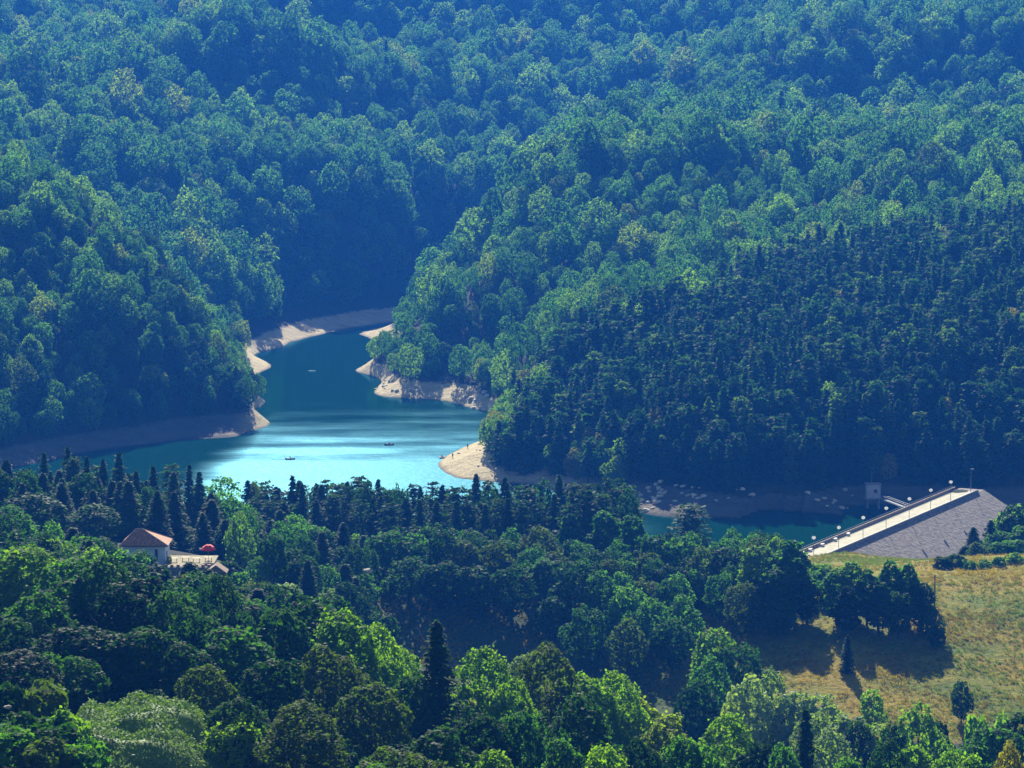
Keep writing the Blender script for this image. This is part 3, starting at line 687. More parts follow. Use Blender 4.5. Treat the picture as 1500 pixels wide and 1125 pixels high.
ib = [i for i in range(len(bp)) if inframe(*bp[i])][:KB]; ic = [i for i in range(len(cp)) if inframe(*cp[i])][:KC]
for i in ib:
    x, y = bp[i]; left = x < -60
    put_tree('DF', x, y, random.uniform(9, 13), random.uniform(3.4, 4.8),
             'leafy tree low on the steep wooded hill left of the lake' if left else 'leafy tree among the conifers right of the lake', 'tree',
             'leafy trees on the left lakeside hill' if left else 'leafy trees right of the lake', 'broadleaf_tree', z=bz[i])
for i in ic:
    x, y = cp[i]; yl = random.random() < .05
    put_tree('DY' if yl and x < 60 else 'DS', x, y, random.uniform(12, 17) * (.8 if yl else 1), random.uniform(2.7, 3.5), 'yellowing leafy tree among the dark conifers above the dam lake' if yl and x < 60 else 'dark conifer low on the wooded slope above the dam lake', 'tree',
             'yellowing trees on the slope above the dam lake' if yl and x < 60 else 'conifers on the slope above the dam lake', 'broadleaf_tree' if yl and x < 60 else 'conifer_tree', z=cz_[i])
kb = np.ones(len(bp), bool); kb[ib] = False; kc = np.ones(len(cp), bool); kc[ic] = False

def source_collection(name, items):
    """joined crown+trunk meshes, kept outside the scene, as the sources of the instanced mass"""
    c = bpy.data.collections.new(name)
    for i, (key, v) in enumerate(items):
        (V1, Q1), t = v[4], v[5]
        me = bpy.data.meshes.new(key)
        tv = [tuple(a) for a in t.V]; n1 = len(V1)
        me.from_pydata(V1.tolist() + tv, [], Q1.tolist() + [tuple(n1 + j for j in q) for q in t.Q]); me.update()
        mi = np.zeros(len(me.polygons), np.int32); mi[len(Q1):] = 1; me.polygons.foreach_set('material_index', mi)
        me.materials.append(v[6]); me.materials.append(v[7])
        o = bpy.data.objects.new('%s_%02d' % (name, i), me); c.objects.link(o)
    return c
def mass(name, pts, idxs, rots, scls, coll, label, mat):
    me = bpy.data.meshes.new(name); me.vertices.add(len(pts)); me.vertices.foreach_set('co', np.asarray(pts, np.float32).ravel())
    for nm, ty, arr, fld in (('idx', 'INT', idxs, 'value'), ('rot', 'FLOAT_VECTOR', rots, 'vector'), ('scl', 'FLOAT_VECTOR', scls, 'vector')):
        a = me.attributes.new(nm, ty, 'POINT'); a.data.foreach_set(fld, np.asarray(arr, np.int32 if ty == 'INT' else np.float32).ravel())
    o = link(name, me); tag(o, label, None, None, 'stuff')
    g = bpy.data.node_groups.new(name, 'GeometryNodeTree')
    g.interface.new_socket('Geometry', in_out='INPUT', socket_type='NodeSocketGeometry'); g.interface.new_socket('Geometry', in_out='OUTPUT', socket_type='NodeSocketGeometry')
    gi = g.nodes.new('NodeGroupInput'); go = g.nodes.new('NodeGroupOutput'); iop = g.nodes.new('GeometryNodeInstanceOnPoints')
    ci = g.nodes.new('GeometryNodeCollectionInfo'); ci.inputs['Collection'].default_value = coll; ci.inputs['Separate Children'].default_value = True; ci.inputs['Reset Children'].default_value = True
    def na(nm, ty):
        x = g.nodes.new('GeometryNodeInputNamedAttribute'); x.data_type = ty; x.inputs['Name'].default_value = nm; return x.outputs['Attribute']
    L = g.links.new
    L(gi.outputs[0], iop.inputs['Points']); L(ci.outputs[0], iop.inputs['Instance']); iop.inputs['Pick Instance'].default_value = True
    L(na('idx', 'INT'), iop.inputs['Instance Index'])
    e = g.nodes.new('FunctionNodeEulerToRotation'); L(na('rot', 'FLOAT_VECTOR'), e.inputs[0]); L(e.outputs[0], iop.inputs['Rotation'])
    L(na('scl', 'FLOAT_VECTOR'), iop.inputs['Scale']); L(iop.outputs[0], go.inputs[0])
    md = o.modifiers.new('instances', 'NODES'); md.node_group = g
    return o
# broadleaf mass
src = [('b', v) for v in LIB['DF']] + [('l', v) for v in LIB['DL'][:2]] + [('c', v) for v in LIB['DS'][:1]] + [('d', v) for v in LIB['DB']]
n = kb.sum(); pts = np.column_stack([bp[kb], bz[kb] - .4]); ii = rng.randint(0, 8, n); r = rng.rand(n); big = vnoise(pts[:, 0], pts[:, 1], 90, 6); px_b = pts[:, 1]
ii[rng.rand(n) < np.where(lh(pts), .42, .07)] = 11; ii[ii == 11] += rng.randint(0, 4, (ii == 11).sum()); ii[r < .10] = 8; ii[(r > .10) & (r < .16)] = 9; ii[(r > .16) & (r < .19)] = 10
s = np.clip(np.exp(rng.normal(-.10, .27, n)), .5, 1.7) * (1 + big * .3) * np.where(lh(pts), .60, np.where(pts[:, 1] < 1330, .74, 1))
mass('hillside_forest', pts, ii, np.column_stack([rng.normal(size=(n, 2)) * .05, rng.rand(n) * 6.28]), np.column_stack([s, s, s * rng.uniform(.85, 1.2, n)]), source_collection('forest_source', src),
     'mixed leafy forest covering the far hills behind the lake', None)
src = [('c', v) for v in LIB['DS']] + [('p', v) for v in LIB['DP']] + [('f', LIB['DF'][4]), ('l', LIB['DL'][1]), ('y', LIB['DY'][0])]
n = kc.sum(); pts = np.column_stack([cp[kc], cz_[kc] - .4]); ii = rng2.randint(0, 8, n); r = rng2.rand(n); px = 750 + pts[:, 0] / pts[:, 1] * F
bl = vnoise(pts[:, 0], pts[:, 1], 35, 9)
fr = .07 + .75 * np.clip((930 - px) / 170, 0, 1) * (bl > -.08) + .25 * (bl > .25)
ii[r < fr * .55] = 8; ii[(r > fr * .55) & (r < fr * .85)] = 9; ii[(r > fr * .85) & (r < fr)] = 10
s = rng2.uniform(.8, 1.2, n); s[ii >= 8] *= .66
mass('conifer_forest', pts, ii, np.column_stack([rng2.normal(size=(n, 2)) * .03, rng2.rand(n) * 6.28]), np.column_stack([s, s, s * rng2.uniform(.85, 1.15, n)]), source_collection('conifer_source', src),
     'dense dark conifer plantation on the hill right of the lake', None)
if rest:
    keys = sorted({f[1] for f in rest}); src, off = [], {}
    for k_ in keys: off[k_] = len(src); src += [(k_, v) for v in LIB[k_]]
    ri, rp, rs = [], [], []
    for f in rest:
        v = LIB[f[1]]; j = f[9] % len(v); ri.append(off[f[1]] + j); rp.append((f[2], f[3], h1(f[2], f[3]) - .25)); rs.append((f[5] / v[j][3], f[5] / v[j][3], f[4] / v[j][2]))
    n = len(rest); mass('valley_woodland', rp, ri, np.column_stack([np.zeros((n, 2)), rng.rand(n) * 6.28]), rs, source_collection('woodland_source', src), 'mixed woodland packed between the nearer trees of the valley', None)
print('counts', n_b, n_c, len(ib), len(ic), kb.sum(), kc.sum())
# ENDFOREST
# ------------------------------------------------------------------ the dam
def dpt(a, sd_, z): q = DN + DU * a + DP * sd_; return (q[0], q[1], z)
DL = float(np.linalg.norm(DF - DN)); CW = 3.7; CR = 9.0
DRZ = math.atan2(DU[1], DU[0])
dam = empty('dam', dpt(DL / 2, 0, CR), 'grey rock-faced dam with a bright road along its crest', 'dam')
def dchild(mb, name, mat, smooth=False):
    o = mb.build(name, mat, dam, smooth); o.matrix_parent_inverse = dam.matrix_basis.inverted(); return o
bpy.context.view_layer.update()
mb = MB(); N = 40
prof = [(-CW - 70, CR - 35), (-CW, CR - .25), (CW, CR - .25), (CW + 60, CR - .25 - 60 / 1.7)]
for i in range(N):
    a0, a1 = -6 + (DL + 14) * i / N, -6 + (DL + 14) * (i + 1) / N
    for (s0, z0), (s1, z1) in zip(prof, prof[1:]):
        m_ = 16 if s0 >= CW else 1
        for j in range(m_):
            u0, u1 = j / m_, (j + 1) / m_
            L0, L1 = (s0 + (s1 - s0) * u0, z0 + (z1 - z0) * u0), (s0 + (s1 - s0) * u1, z0 + (z1 - z0) * u1)
            mb.quad(dpt(a0, *L0), dpt(a0, *L1), dpt(a1, *L1), dpt(a1, *L0))
dchild(mb, 'rock_face', RIP)
mb = MB()
def dstrip(mb, a0, a1, s0, s1, z0, z1, n=24):
    for i in range(n):
        A, B = a0 + (a1 - a0) * i / n, a0 + (a1 - a0) * (i + 1) / n - .03
        c = dpt((A + B) / 2, (s0 + s1) / 2, (z0 + z1) / 2); mb.box(c, (B - A, s1 - s0, z1 - z0), DRZ)
dstrip(mb, -4, DL + 3, -CW + .35, CW - .35, CR - .24, CR, 30); dchild(mb, 'crest_road', CONC)
mb = MB(); dstrip(mb, -4, DL + 3, -CW, -CW + .32, CR - .2, CR + .85, 40); dchild(mb, 'parapet', flat_mat('parapet_brown', (.32, .25, .17), .9, .3, 2))
mb = MB(); dstrip(mb, -4, DL + 3, CW - .32, CW, CR - .9, CR + .5, 40); dchild(mb, 'parapet', CONCG)
mb = MB()
for i in range(60): c = dpt(-3 + i * (DL + 4) / 59, -CW + .16, CR + 1.1); mb.box(c, (.08, .08, .55), DRZ)
mb.tube([dpt(-3, -CW + .16, CR + 1.38), dpt(DL + 1, -CW + .16, CR + 1.38)], .05, 6); dchild(mb, 'railing', METAL)
mb = MB(); dstrip(mb, 0, DL, CW - 1.5, CW - .35, CR, CR + .12, 30); dchild(mb, 'kerb', flat_mat('kerb_concrete', (.52, .49, .36), .85, .1, 1))

def crest_t(px, off):
    lo, hi = -20.0, DL + 20
    for _ in range(50):
        m_ = (lo + hi) / 2; q = DN + DU * m_ + DP * off
        if 750 + q[0] / q[1] * F < px: lo = m_
        else: hi = m_
    return lo
def street_lamp(px, label, bright=True, h=5.3):
    a = crest_t(px, CW - .7); x, y, _ = dpt(a, CW - .7, 0)
    r = empty('street_lamp', (x, y, CR + .1), label, 'street lamp', 'street lamps along the dam crest')
    MB().tube([(0, 0, 0), (0, 0, h * .55), (0, 0, h)], [.08, .06, .045], 8).build('pole', METAL, r)
    hd = MB(); hd.lathe((0, 0, h - .05), [(.06, 0), (.34, .10), (.52, .34), (.50, .58), (.30, .80), (.02, .86)], 12)
    hd.build('lamp_head', GLOBE if bright else METAL, r, True)
    return r
for i, px in enumerate([1160, 1198, 1235, 1271, 1305, 1339, 1370.5, 1400]):
    street_lamp(px, ['street lamp at the near end of the dam with its head showing through the treetops', 'first white street lamp clear of the trees at the near end of the dam', 'second white street lamp clear of the trees on the dam',
        'third white street lamp clear of the trees on the dam', 'middle street lamp on the dam, fourth clear of the trees', 'fifth white street lamp clear of the trees on the dam', 'second last white street lamp toward the far end of the dam', 'last white street lamp at the far end of the dam'][i])
# mast at the far end
x, y, z = dpt(DL + 1, 2, CR); r = empty('lamp_mast', (x, y, z - .3), 'tall thin grey mast past the last white lamp at the far end of the dam', 'mast')
MB().tube([(0, 0, 0), (0, 0, 7.0)], [.12, .07], 8).build('pole', METAL, r); MB().box((.35, 0, 7.0), (.9, .25, .18)).build('lamp_head', METAL, r)
# pale blocks by the near parapet
for i, px in enumerate([1181, 1193, 1211, 1230, 1249]):
    a = crest_t(px, -CW + 1.2); x, y, _ = dpt(a, -CW + 1.2, 0)
    o = MB().box((0, 0, .3), (1.3, .5, .6)).box((0, 0, .65), (1.5, .65, .1)).build('concrete_block', WHITE); o.location = (x, y, CR + .004); o.rotation_euler.z = DRZ
    tag(o, 'white block standing at the lake-side edge of the dam road, %s' % ('nearest the trees' if i == 0 else ORD[i].strip() + ' from the trees'), 'concrete block', 'white blocks along the dam road')

# intake cabin and footbridge
D_ = 866; X_ = xof(1279, D_)
r = empty('gatehouse', (X_, D_, -3), 'grey gatehouse with thin mast standing in the dark water behind the dam', 'gatehouse')
g = MB()
for i in (-1, 1):
    for j in (-1, 1): g.tube([(i * 1.7, j * 1.3, 0), (i * 1.7, j * 1.3, 5.8)], .3, 8)
g.build('pillar_frame', CONCG, r)
MB().box((0, 0, 6.0), (5.2, 4, .35)).build('platform', CONCG, r)
MB().box((0, 0, 8.2), (4.2, 3.2, 4.0)).build('wall', flat_mat('cabin_grey', (.42, .45, .46), .8, .2, 1), r)
MB().box((0, 0, 10.35), (4.8, 3.8, .25)).build('roof', CONCG, r)
MB().box((.6, -1.62, 8.4), (1.0, .08, 1.1)).build('window', DARKG, r)
MB().tube([(-.4, 0, 10.4), (-.4, 0, 15.0)], [.09, .05], 6).build('mast', METAL, r)
q = dpt(crest_t(1345, -CW), -CW - 1, 0)
fb = empty('footbridge', (X_ + 2.6, D_, 3.0), 'thin grey footbridge running from the gatehouse to the dam', 'footbridge')
g = MB(); v = Vector((q[0] - X_ - 2.6, q[1] - D_, 5.2)); L_ = v.length
g2 = MB(); 
for i in range(12):
    a, b = v * (i / 12), v * ((i + 1) / 12); w_ = Vector((-v.y, v.x, 0)).normalized() * .6
    g.quad(tuple(a - w_), tuple(a + w_), tuple(b + w_), tuple(b - w_)); g.quad(tuple(a - w_ - Vector((0, 0, .3))), tuple(b - w_ - Vector((0, 0, .3))), tuple(b - w_), tuple(a - w_))
    for s_ in (-1, 1): g2.tube([tuple(a + w_ * s_), tuple(a + w_ * s_ + Vector((0, 0, 1.0)))], .03, 5)
for s_ in (-1, 1): g2.tube([tuple(w_ * s_ + Vector((0, 0, 1))), tuple(v + w_ * s_ + Vector((0, 0, 1)))], .035, 5)
g.build('deck', CONCG, fb); g2.build('railing', METAL, fb)

# ------------------------------------------------------------------ the house with its terrace
hx, hy = xof(213, 556), 556.0; gz = 39.9
r = empty('house', (hx, hy, gz), 'white house with a hipped brown tile roof beside the red parasol', 'house')
wx, wy, wh = 8.2, 7.0, 3.55
MB().box((0, 0, wh / 2 - .6), (wx, wy, wh + 1.2)).build('wall', WALL, r)
ro = MB(); e = .55; z0, z1 = wh - .05, wh + 2.6
A = [(-wx / 2 - e, -wy / 2 - e, z0), (wx / 2 + e, -wy / 2 - e, z0), (wx / 2 + e, wy / 2 + e, z0), (-wx / 2 - e, wy / 2 + e, z0)]
r0, r1 = (-wx / 2 + 2.2, 0, z1), (wx / 2 - 4.9, 0, z1)
ro.quad(A[0], A[1], r1, r0); ro.quad(A[2], A[3], r0, r1); ro.quad(A[1], A[2], r1); ro.quad(A[3], A[0], r0); ro.quad(*A[::-1])
for k in range(26):      # tile ribs on the slopes seen from the front
    u = -wx / 2 - e + (wx + 2 * e) * (k + .5) / 26
    t = min(1, (u - A[0][0]) / (r0[0] - A[0][0]) if u < r0[0] else (A[1][0] - u) / (A[1][0] - r1[0]) if u > r1[0] else 1)
    if t > .08: ro.tube([(u, A[0][1], z0 + .03), (u, A[0][1] * (1 - t), z0 + .03 + (z1 - z0) * t)], .07, 5, False)
rf = ro.build('roof', TILE, r)
g = MB(); g.tube([r0, r1], .13, 6); g.tube([A[1], r1], .12, 6); g.tube([A[0], r0], .12, 6); g.tube([A[2], r1], .12, 6); g.build('ridge_tile', flat_mat('ridge_tiles', (.66, .42, .30), .85, .2, 3), rf)
MB().box((0, -wy / 2 - e + .03, z0 - .12), (wx + 2 * e, .1, .2)).build('gutter', WOOD, r)
for u, w_ in ((2.35, .32), (-1.2, 1.1)):
    f = MB().box((u, -wy / 2 - .03, 1.55), (w_ + .2, .1, 2.3 if u > 0 else 1.4)).build('window', WHITE if u < 0 else WOOD, r); MB().box((u, -wy / 2 - .1, 1.55), (w_, .05, 2.1 if u > 0 else 1.2)).build('pane', DARKG, f)
MB().box((wx / 2 + .04, -1.5, 1.0), (.1, 1.0, 2.1)).build('door', PURP, r)
tx0, tx1 = hx + wx / 2 + .02, xof(314, 553)
r = empty('terrace', ((tx0 + tx1) / 2, 553, gz + .35), 'sunlit tan terrace with a dark retaining wall right of the white house', 'terrace')
tw = tx1 - tx0
MB().box((0, 0, -.15), (tw, 12, .3)).build('paving', SAND, r)
MB().box((0, -6.25, -1.9), (tw + .3, .4, 3.6)).build('retaining_wall', CONCG, r)
g = MB()
for k in range(8): g.lathe((-tw / 2 + .6 + k * (tw - 1.2) / 7, -5.7, -.01), [(.28, 0), (.36, .35), (.0, .36)], 10)
g.build('planter', flat_mat('clay', (.35, .22, .14), .9, .2, 4), r)
g = MB()
for k in range(4):
    x_ = -tw / 2 + 1.6 + k * 2.2
    g.box((x_, -1.0 + (k % 2), .72), (1.5, .8, .06)); 
    for i in (-.6, .6): g.box((x_ + i, -1.0 + (k % 2), .35), (.08, .6, .7))
g.build('bench_table', flat_mat('pale_wood', (.55, .47, .28), .8, .2, 3), r)
ux, uy = xof(304, 553), 553.0; uz = gz + .36
r = empty('parasol', (ux, uy, uz), 'bright red open parasol on the terrace right of the house', 'parasol')
MB().tube([(0, 0, 0), (0, 0, 3.0)], .035, 8).build('pole', METAL, r)
c = MB(); n_ = 8
rings = []
for (rad, z_) in ((.02, 3.25), (.6, 3.08), (1.15, 2.75), (1.45, 2.35)): rings.append([(rad * math.cos(6.2832 * k / n_), rad * math.sin(6.2832 * k / n_), z_ + (.05 if k % 2 else 0)) for k in range(n_)])
for a, b in zip(rings, rings[1:]):
    for k in range(n_): c.quad(a[k], a[(k + 1) % n_], b[(k + 1) % n_], b[k])
for k in range(n_):
    a, b = rings[-1][k], rings[-1][(k + 1) % n_]; c.quad(a, b, (b[0], b[1], b[2] - .22), (a[0], a[1], a[2] - .22))
c.build('canopy', RED, r)
MB().lathe((0, 0, 0), [(.02, .12), (.3, .1), (.32, 0)], 12).build('base', CONCG, r)
MB().box((-1.45, -.3, 2.35), (.5, .05, .35)).build('pennant', WHITE, r)
put_tree('KW', tx0 + .9, 551, 1.3, .6, 'small bush at the corner of the white house', 'bush', None, 'shrub', z=gz + .5)
# small hut with a tan roof below the terrace
r = empty('hut', (xof(316, 545), 545, 37.6), 'small hut with a tan gabled roof below the red parasol', 'hut')
MB().box((0, 0, 1.0), (3.2, 3.0, 2.6)).build('wall', WOOD, r)
g = MB(); g.quad((-2.1, -1.9, 2.1), (0, -1.9, 3.6), (0, 1.9, 3.6), (-2.1, 1.9, 2.1)); g.quad((0, -1.9, 3.6), (2.1, -1.9, 2.1), (2.1, 1.9, 2.1), (0, 1.9, 3.6)); g.quad((-2.1, -1.85, 2.1), (2.1, -1.85, 2.1), (0, -1.85, 3.6))
g.build('roof', flat_mat('hut_roof', (.26, .18, .10), .9, .2, 2), r); MB().box((.3, -1.56, 1.0), (.8, .06, 1.8)).build('door', DARKG, r)
# low pale wall beside the path
x_, y_ = xof(355, 566), 566; z_ = zof(858, 566)
o = MB().box((0, 0, .1), (2.8, .35, .9)).box((0, 0, .6), (3.0, .5, .1)).build('low_wall', WHITE); o.location = (x_, y_, z_); tag(o, 'short white wall in the trees right of the parasol', 'wall')
MB
# ------------------------------------------------------------------ shed and cars by the dam lake
sx, sy = xof(1086, 716), 716.0; sz = zof(824, 716)
GSH = h1(sx, sy)
r = empty('shed', (sx, sy, min(GSH, sz) - .1), 'low shed with dark walls and white flat roof at the dam lake edge', 'shed')
hh = sz - min(GSH, sz)
MB().box((0, 0, (hh + 2.8) / 2), (3.4, 3.0, hh + 2.8)).build('wall', flat_mat('dark_boards', (.10, .07, .09), .9, .2, 2), r)
MB().box((0, 0, hh + 2.92), (4.4, 3.6, .22)).build('roof', WHITE, r); MB().box((-.6, -1.52, hh + 1.2), (.9, .06, 1.9)).build('door', WOOD, r)
def car(px, py, D, rz, label):
    x, y = xof(px, D), D; r = empty('parked_car', (x, y, max(h1(x, y), zof(py + 6, D)) + .05), label, 'car', 'white cars by the shed', rz)
    sec = [(-2.1, .45, .75), (-1.9, .40, .85), (-.9, .35, .95), (1.2, .35, .95), (2.0, .40, .80), (2.1, .45, .7)]
    b = MB(); rg = []
    for (x_, zb, zt) in sec:
        w_ = .84 if abs(x_) < 2 else .72; k = len(b.V)
        b.V += [(x_, -w_, zb), (x_, w_, zb), (x_, w_, zt * .8), (x_, w_ * .9, zt), (x_, -w_ * .9, zt), (x_, -w_, zt * .8)]; rg.append(k)
    for a, c in zip(rg, rg[1:]):
        for k in range(6): b.Q.append((a + k, a + (k + 1) % 6, c + (k + 1) % 6, c + k))
    b.Q.append(tuple(rg[0] + k for k in range(6))); b.Q.append(tuple(rg[-1] + k for k in range(6))[::-1]); b.build('body', WHITE, r)
    c = MB(); c.quad((-1.5, -.74, .94), (-.9, -.6, 1.4), (-.9, .6, 1.4), (-1.5, .74, .94)); c.quad((.6, -.6, 1.4), (1.2, -.74, .94), (1.2, .74, .94), (.6, .6, 1.4))
    for s_ in (-1, 1): c.quad((-1.5, .74 * s_, .94), (1.2, .74 * s_, .94), (.6, .6 * s_, 1.4), (-.9, .6 * s_, 1.4))
    c.build('window', DARKG, r); MB().box((-.15, 0, 1.42), (1.55, 1.22, .05)).build('roof', WHITE, r)
    for i in (-1.35, 1.3):
        for j in (-.8, .8): MB().tube([(i, j - .1, .32), (i, j + .1, .32)], .32, 12).build('wheel', DARKG, r)
car(1093, 823, 706, .3, 'white car parked in front of the low shed'); car(1100, 819, 711, .5, 'white car parked just right of the low shed')

# utility pole in the meadow
D_ = 610; X_ = xof(1372, D_); g_ = h1(X_, D_)
r = empty('utility_pole', (X_, D_, g_ - .3), 'weathered wooden pole standing at the right edge of the meadow tree clump', 'pole')
hp = zof(842, D_) - g_ + .3
MB().tube([(0, 0, 0), (.03, 0, hp * .5), (.02, 0, hp)], [.17, .15, .11], 8).build('pole', WOOD, r); MB().box((0, 0, hp - .5), (1.5, .12, .12)).build('crossarm', WOOD, r)
g = MB()
for i in (-.6, 0, .6): g.lathe((i, 0, hp - .44), [(.05, 0), (.06, .1), (.02, .18)], 8)
g.build('insulators', WHITE, r)

# ------------------------------------------------------------------ boats and people on the lake
def person(x, y, z, rz, label, seated=False, mat=CLOTHD, s=1.0):
    r = empty('person', (x, y, z), label, 'person', None, rz)
    J = {}; V = []; E = []; Rr = []
    def v(p, rad, par=None):
        V.append(p); Rr.append(rad)
        if par is not None: E.append((par, len(V) - 1))
        return len(V) - 1
    hip = .12 if seated else .92
    pel = v((0, 0, hip), .13); ch = v((0, -.02, hip + .30), .14, pel); sh = v((0, 0, hip + .50), .12, ch); nk = v((0, 0, hip + .60), .055, sh); hd = v((0, -.01, hip + .72), .10, nk); v((0, 0, hip + .82), .085, hd)
    for s_ in (-1, 1):
        a = v((s_ * .19, 0, hip + .49), .065, sh)
        el = v((s_ * .26, -.12 if seated else .02, hip + .22), .045, a); wr = v((s_ * .25, -.38 if seated else -.05, hip + .2 if seated else hip - .02), .032, el); pm = v((s_ * .25, -.46 if seated else -.07, hip + .2 if seated else hip - .1), .03, wr)
        for f_ in range(4): v((s_ * .25 + (f_ - 1.5) * .018, V[pm][1] - (.07 if seated else .02), V[pm][2] - (.01 if seated else .075)), .009, pm)
        v((s_ * .21, V[pm][1] - .03, V[pm][2] - .02), .01, pm)
        th = v((s_ * .10, 0, hip - .05), .095, pel)
        if seated: kn = v((s_ * .13, -.42, hip + .12), .065, th); an = v((s_ * .13, -.72, hip - .12), .045, kn); v((s_ * .13, -.82, hip - .08), .035, an)
        else: kn = v((s_ * .11, -.02, .48), .062, th); an = v((s_ * .12, .01, .08), .042, kn); v((s_ * .12, -.15, .04), .035, an)
    me = bpy.data.meshes.new('body'); me.from_pydata(V, E, []); o = link('body', me, SKIN, r)
    sk = o.modifiers.new('Skin', 'SKIN'); 
    bm = bmesh.new(); bm.from_mesh(me); ly = bm.verts.layers.skin.verify(); bm.verts.ensure_lookup_table()
    for i, b in enumerate(bm.verts): b[ly].radius = (Rr[i], Rr[i]); b[ly].use_root = (i == 0)
    bm.to_mesh(me); bm.free(); ss = o.modifiers.new('Sub', 'SUBSURF'); ss.levels = ss.render_levels = 1
    t = MB(); t.tube([(0, 0, hip - .08), (0, -.01, hip + .2), (0, -.01, hip + .42), (0, 0, hip + .55)], [.175, .165, .20, .10], 10).build('shirt', mat, r, True)
    for s_ in (-1, 1):
        q_ = [(s_ * .10, 0, hip), (s_ * .13, -.42, hip + .12)] if seated else [(s_ * .10, 0, hip), (s_ * .11, -.02, .5)]
        MB().tube(q_, [.12, .085], 8).build('shorts', CLOTHD, r, True)
    MB().lathe((0, .015, hip + .73), [(.115, -.02), (.12, .05), (.09, .12), (.0, .145)], 10).build('hair', DARKG, r, True)
    return r
def rowboat(px, py, rz, mat, label, L_=3.4):
    D = CZ / math.tan(ang(py)); x = xof(px, D, py)
    r = empty('rowing_boat', (x, D, -.12), label, 'boat', None, rz)
    b = MB(); n_ = 11; rg = []
    for i in range(n_):
        t = -1 + 2 * i / (n_ - 1); w_ = .62 * (1 - abs(t) ** 2.6) ** .6 + .02; zt = .52 + .16 * t * t; k = len(b.V); X = t * L_ / 2
        b.V += [(X, -w_, zt), (X, -w_ * .8, .15), (X, 0, .02), (X, w_ * .8, .15), (X, w_, zt), (X, w_ * .88, zt), (X, w_ * .6, .2), (X, -w_ * .6, .2), (X, -w_ * .88, zt)]; rg.append(k)
    for a, c in zip(rg, rg[1:]):
        for k in range(9): b.Q.append((a + k, a + (k + 1) % 9, c + (k + 1) % 9, c + k))
    b.build('hull', mat, r, True); MB().box((.0, 0, .36), (.28, 1.0, .05)).box((-.95, 0, .38), (.25, .8, .05)).build('seat', WOOD, r)
    for s_ in (-1, 1):
        MB().tube([(.2, s_ * .45, .62), (.35, s_ * 1.5, .25)], .03, 6).box((.38, s_ * 1.7, .18), (.16, .45, .04)).build('oar', WOOD, r)
    return r, x, D
def paddler(px, py, rz, hm, cm, lb, lp):
    r, x, D = rowboat(px, py, rz, hm, lb); person(x, D, -.12 + .32, rz + math.pi / 2, lp, True, cm)
rowboat(457, 544.5, .05, flat_mat('pale_green_hull', (.50, .85, .55), .35, .05), 'small pale green boat alone on the calm far water')
paddler(570, 652, .2, HULLD, CLOTHD, 'small dark rowing boat in the middle of the bright water', 'person in dark clothes seated in the dark rowing boat')
paddler(425, 673, .1, HULL, CLOTHR, 'small pale boat low at the left of the bright water', 'person in a reddish top seated in the pale boat')
paddler(647, 671, 1.2, flat_mat('white_hull', (.8, .78, .75), .4, .05), CLOTHR, 'white boat drawn up at the tip of the pale sandbank', 'person in a reddish top sitting in the white boat by the sandbank')
for px, py, lb, mt in ((663, 671, 'person in dark clothes standing at the water edge of the pale sandbank', CLOTHD), (685, 657, 'person in dark clothes standing at the top of the pale sandbank', CLOTHD)):
    lo = 900.0
    while lo < 1150 and h1(xof(px, lo), lo) < zof(py, lo) - .02: lo += .3
    x = xof(px, lo); person(x, lo, max(0, h1(x, lo)), 0.4, lb, False, mt)

# ------------------------------------------------------------------ rocks on the shore
def rock_mesh(seed):
    r_ = np.random.RandomState(seed); bm = bmesh.new(); bmesh.ops.create_icosphere(bm, subdivisions=2, radius=1)
    k_ = r_.normal(size=(9, 3)); k_ /= np.linalg.norm(k_, axis=1)[:, None]; d_ = r_.uniform(.55, .9, 9)
    for v_ in bm.verts:
        p_ = np.array(v_.co)
        for a, b in zip(k_, d_):
            t = p_ @ a
            if t > b: p_ = p_ - a * (t - b)
        v_.co = p_ * (1, .8, .6)
    me = bpy.data.meshes.new('boulder'); bm.to_mesh(me); bm.free(); me.materials.append(ROCK); return me
RK = [rock_mesh(i) for i in range(5)]; rr = random.Random(8)
def rocks(n, px0, px1, D0, D1, s0, s1, label, group):
    c = 0
    for _ in range(n * 30):
        if c >= n: break
        px, D = rr.uniform(px0, px1), rr.uniform(D0, D1); x = xof(px, D); z = h1(x, D)
        if not -.3 < z < 6.5: continue
        o = bpy.data.objects.new('boulder', rr.choice(RK)); COL.objects.link(o); s_ = rr.uniform(s0, s1); o.scale = (s_, s_ * rr.uniform(.8, 1.2), s_ * rr.uniform(.7, 1.1)); o.location = (x, D, z + .1 * s_); o.rotation_euler = (rr.uniform(-.3, .3), rr.uniform(-.3, .3), rr.uniform(0, 6.28))
        tag(o, label, 'rock', group); c += 1
rocks(34, 918, 975, 856, 884, .6, 1.5, 'pale boulder in the pile at the near end of the grey bank', 'pale boulders on the grey bank')
rocks(16, 540, 610, 1115, 1180, .5, 1.5, 'pale boulder on the rocky point across the lake', 'pale boulders on the rocky point')
rocks(22, 640, 728, 1090, 1130, .7, 1.9, 'pale boulder on the shore below the wooded spur', 'pale boulders below the spur')
rocks(8, 650, 790, 925, 1030, .4, .9, 'pale boulder on the bright sandbank', 'pale boulders on the sandbank')
rocks(30, 980, 1270, 856, 878, .5, 1.3, 'grey boulder on the shaded bank above the dam lake', 'boulders on the shaded bank')
o = bpy.data.objects.new('boulder', RK[1]); COL.objects.link(o); x_ = xof(538, 605); o.location = (x_, 605, zof(836, 605)); o.scale = (1.1, .8, 1.1); tag(o, 'pale boulder in a gap at the left end of the leafy belt', 'rock')
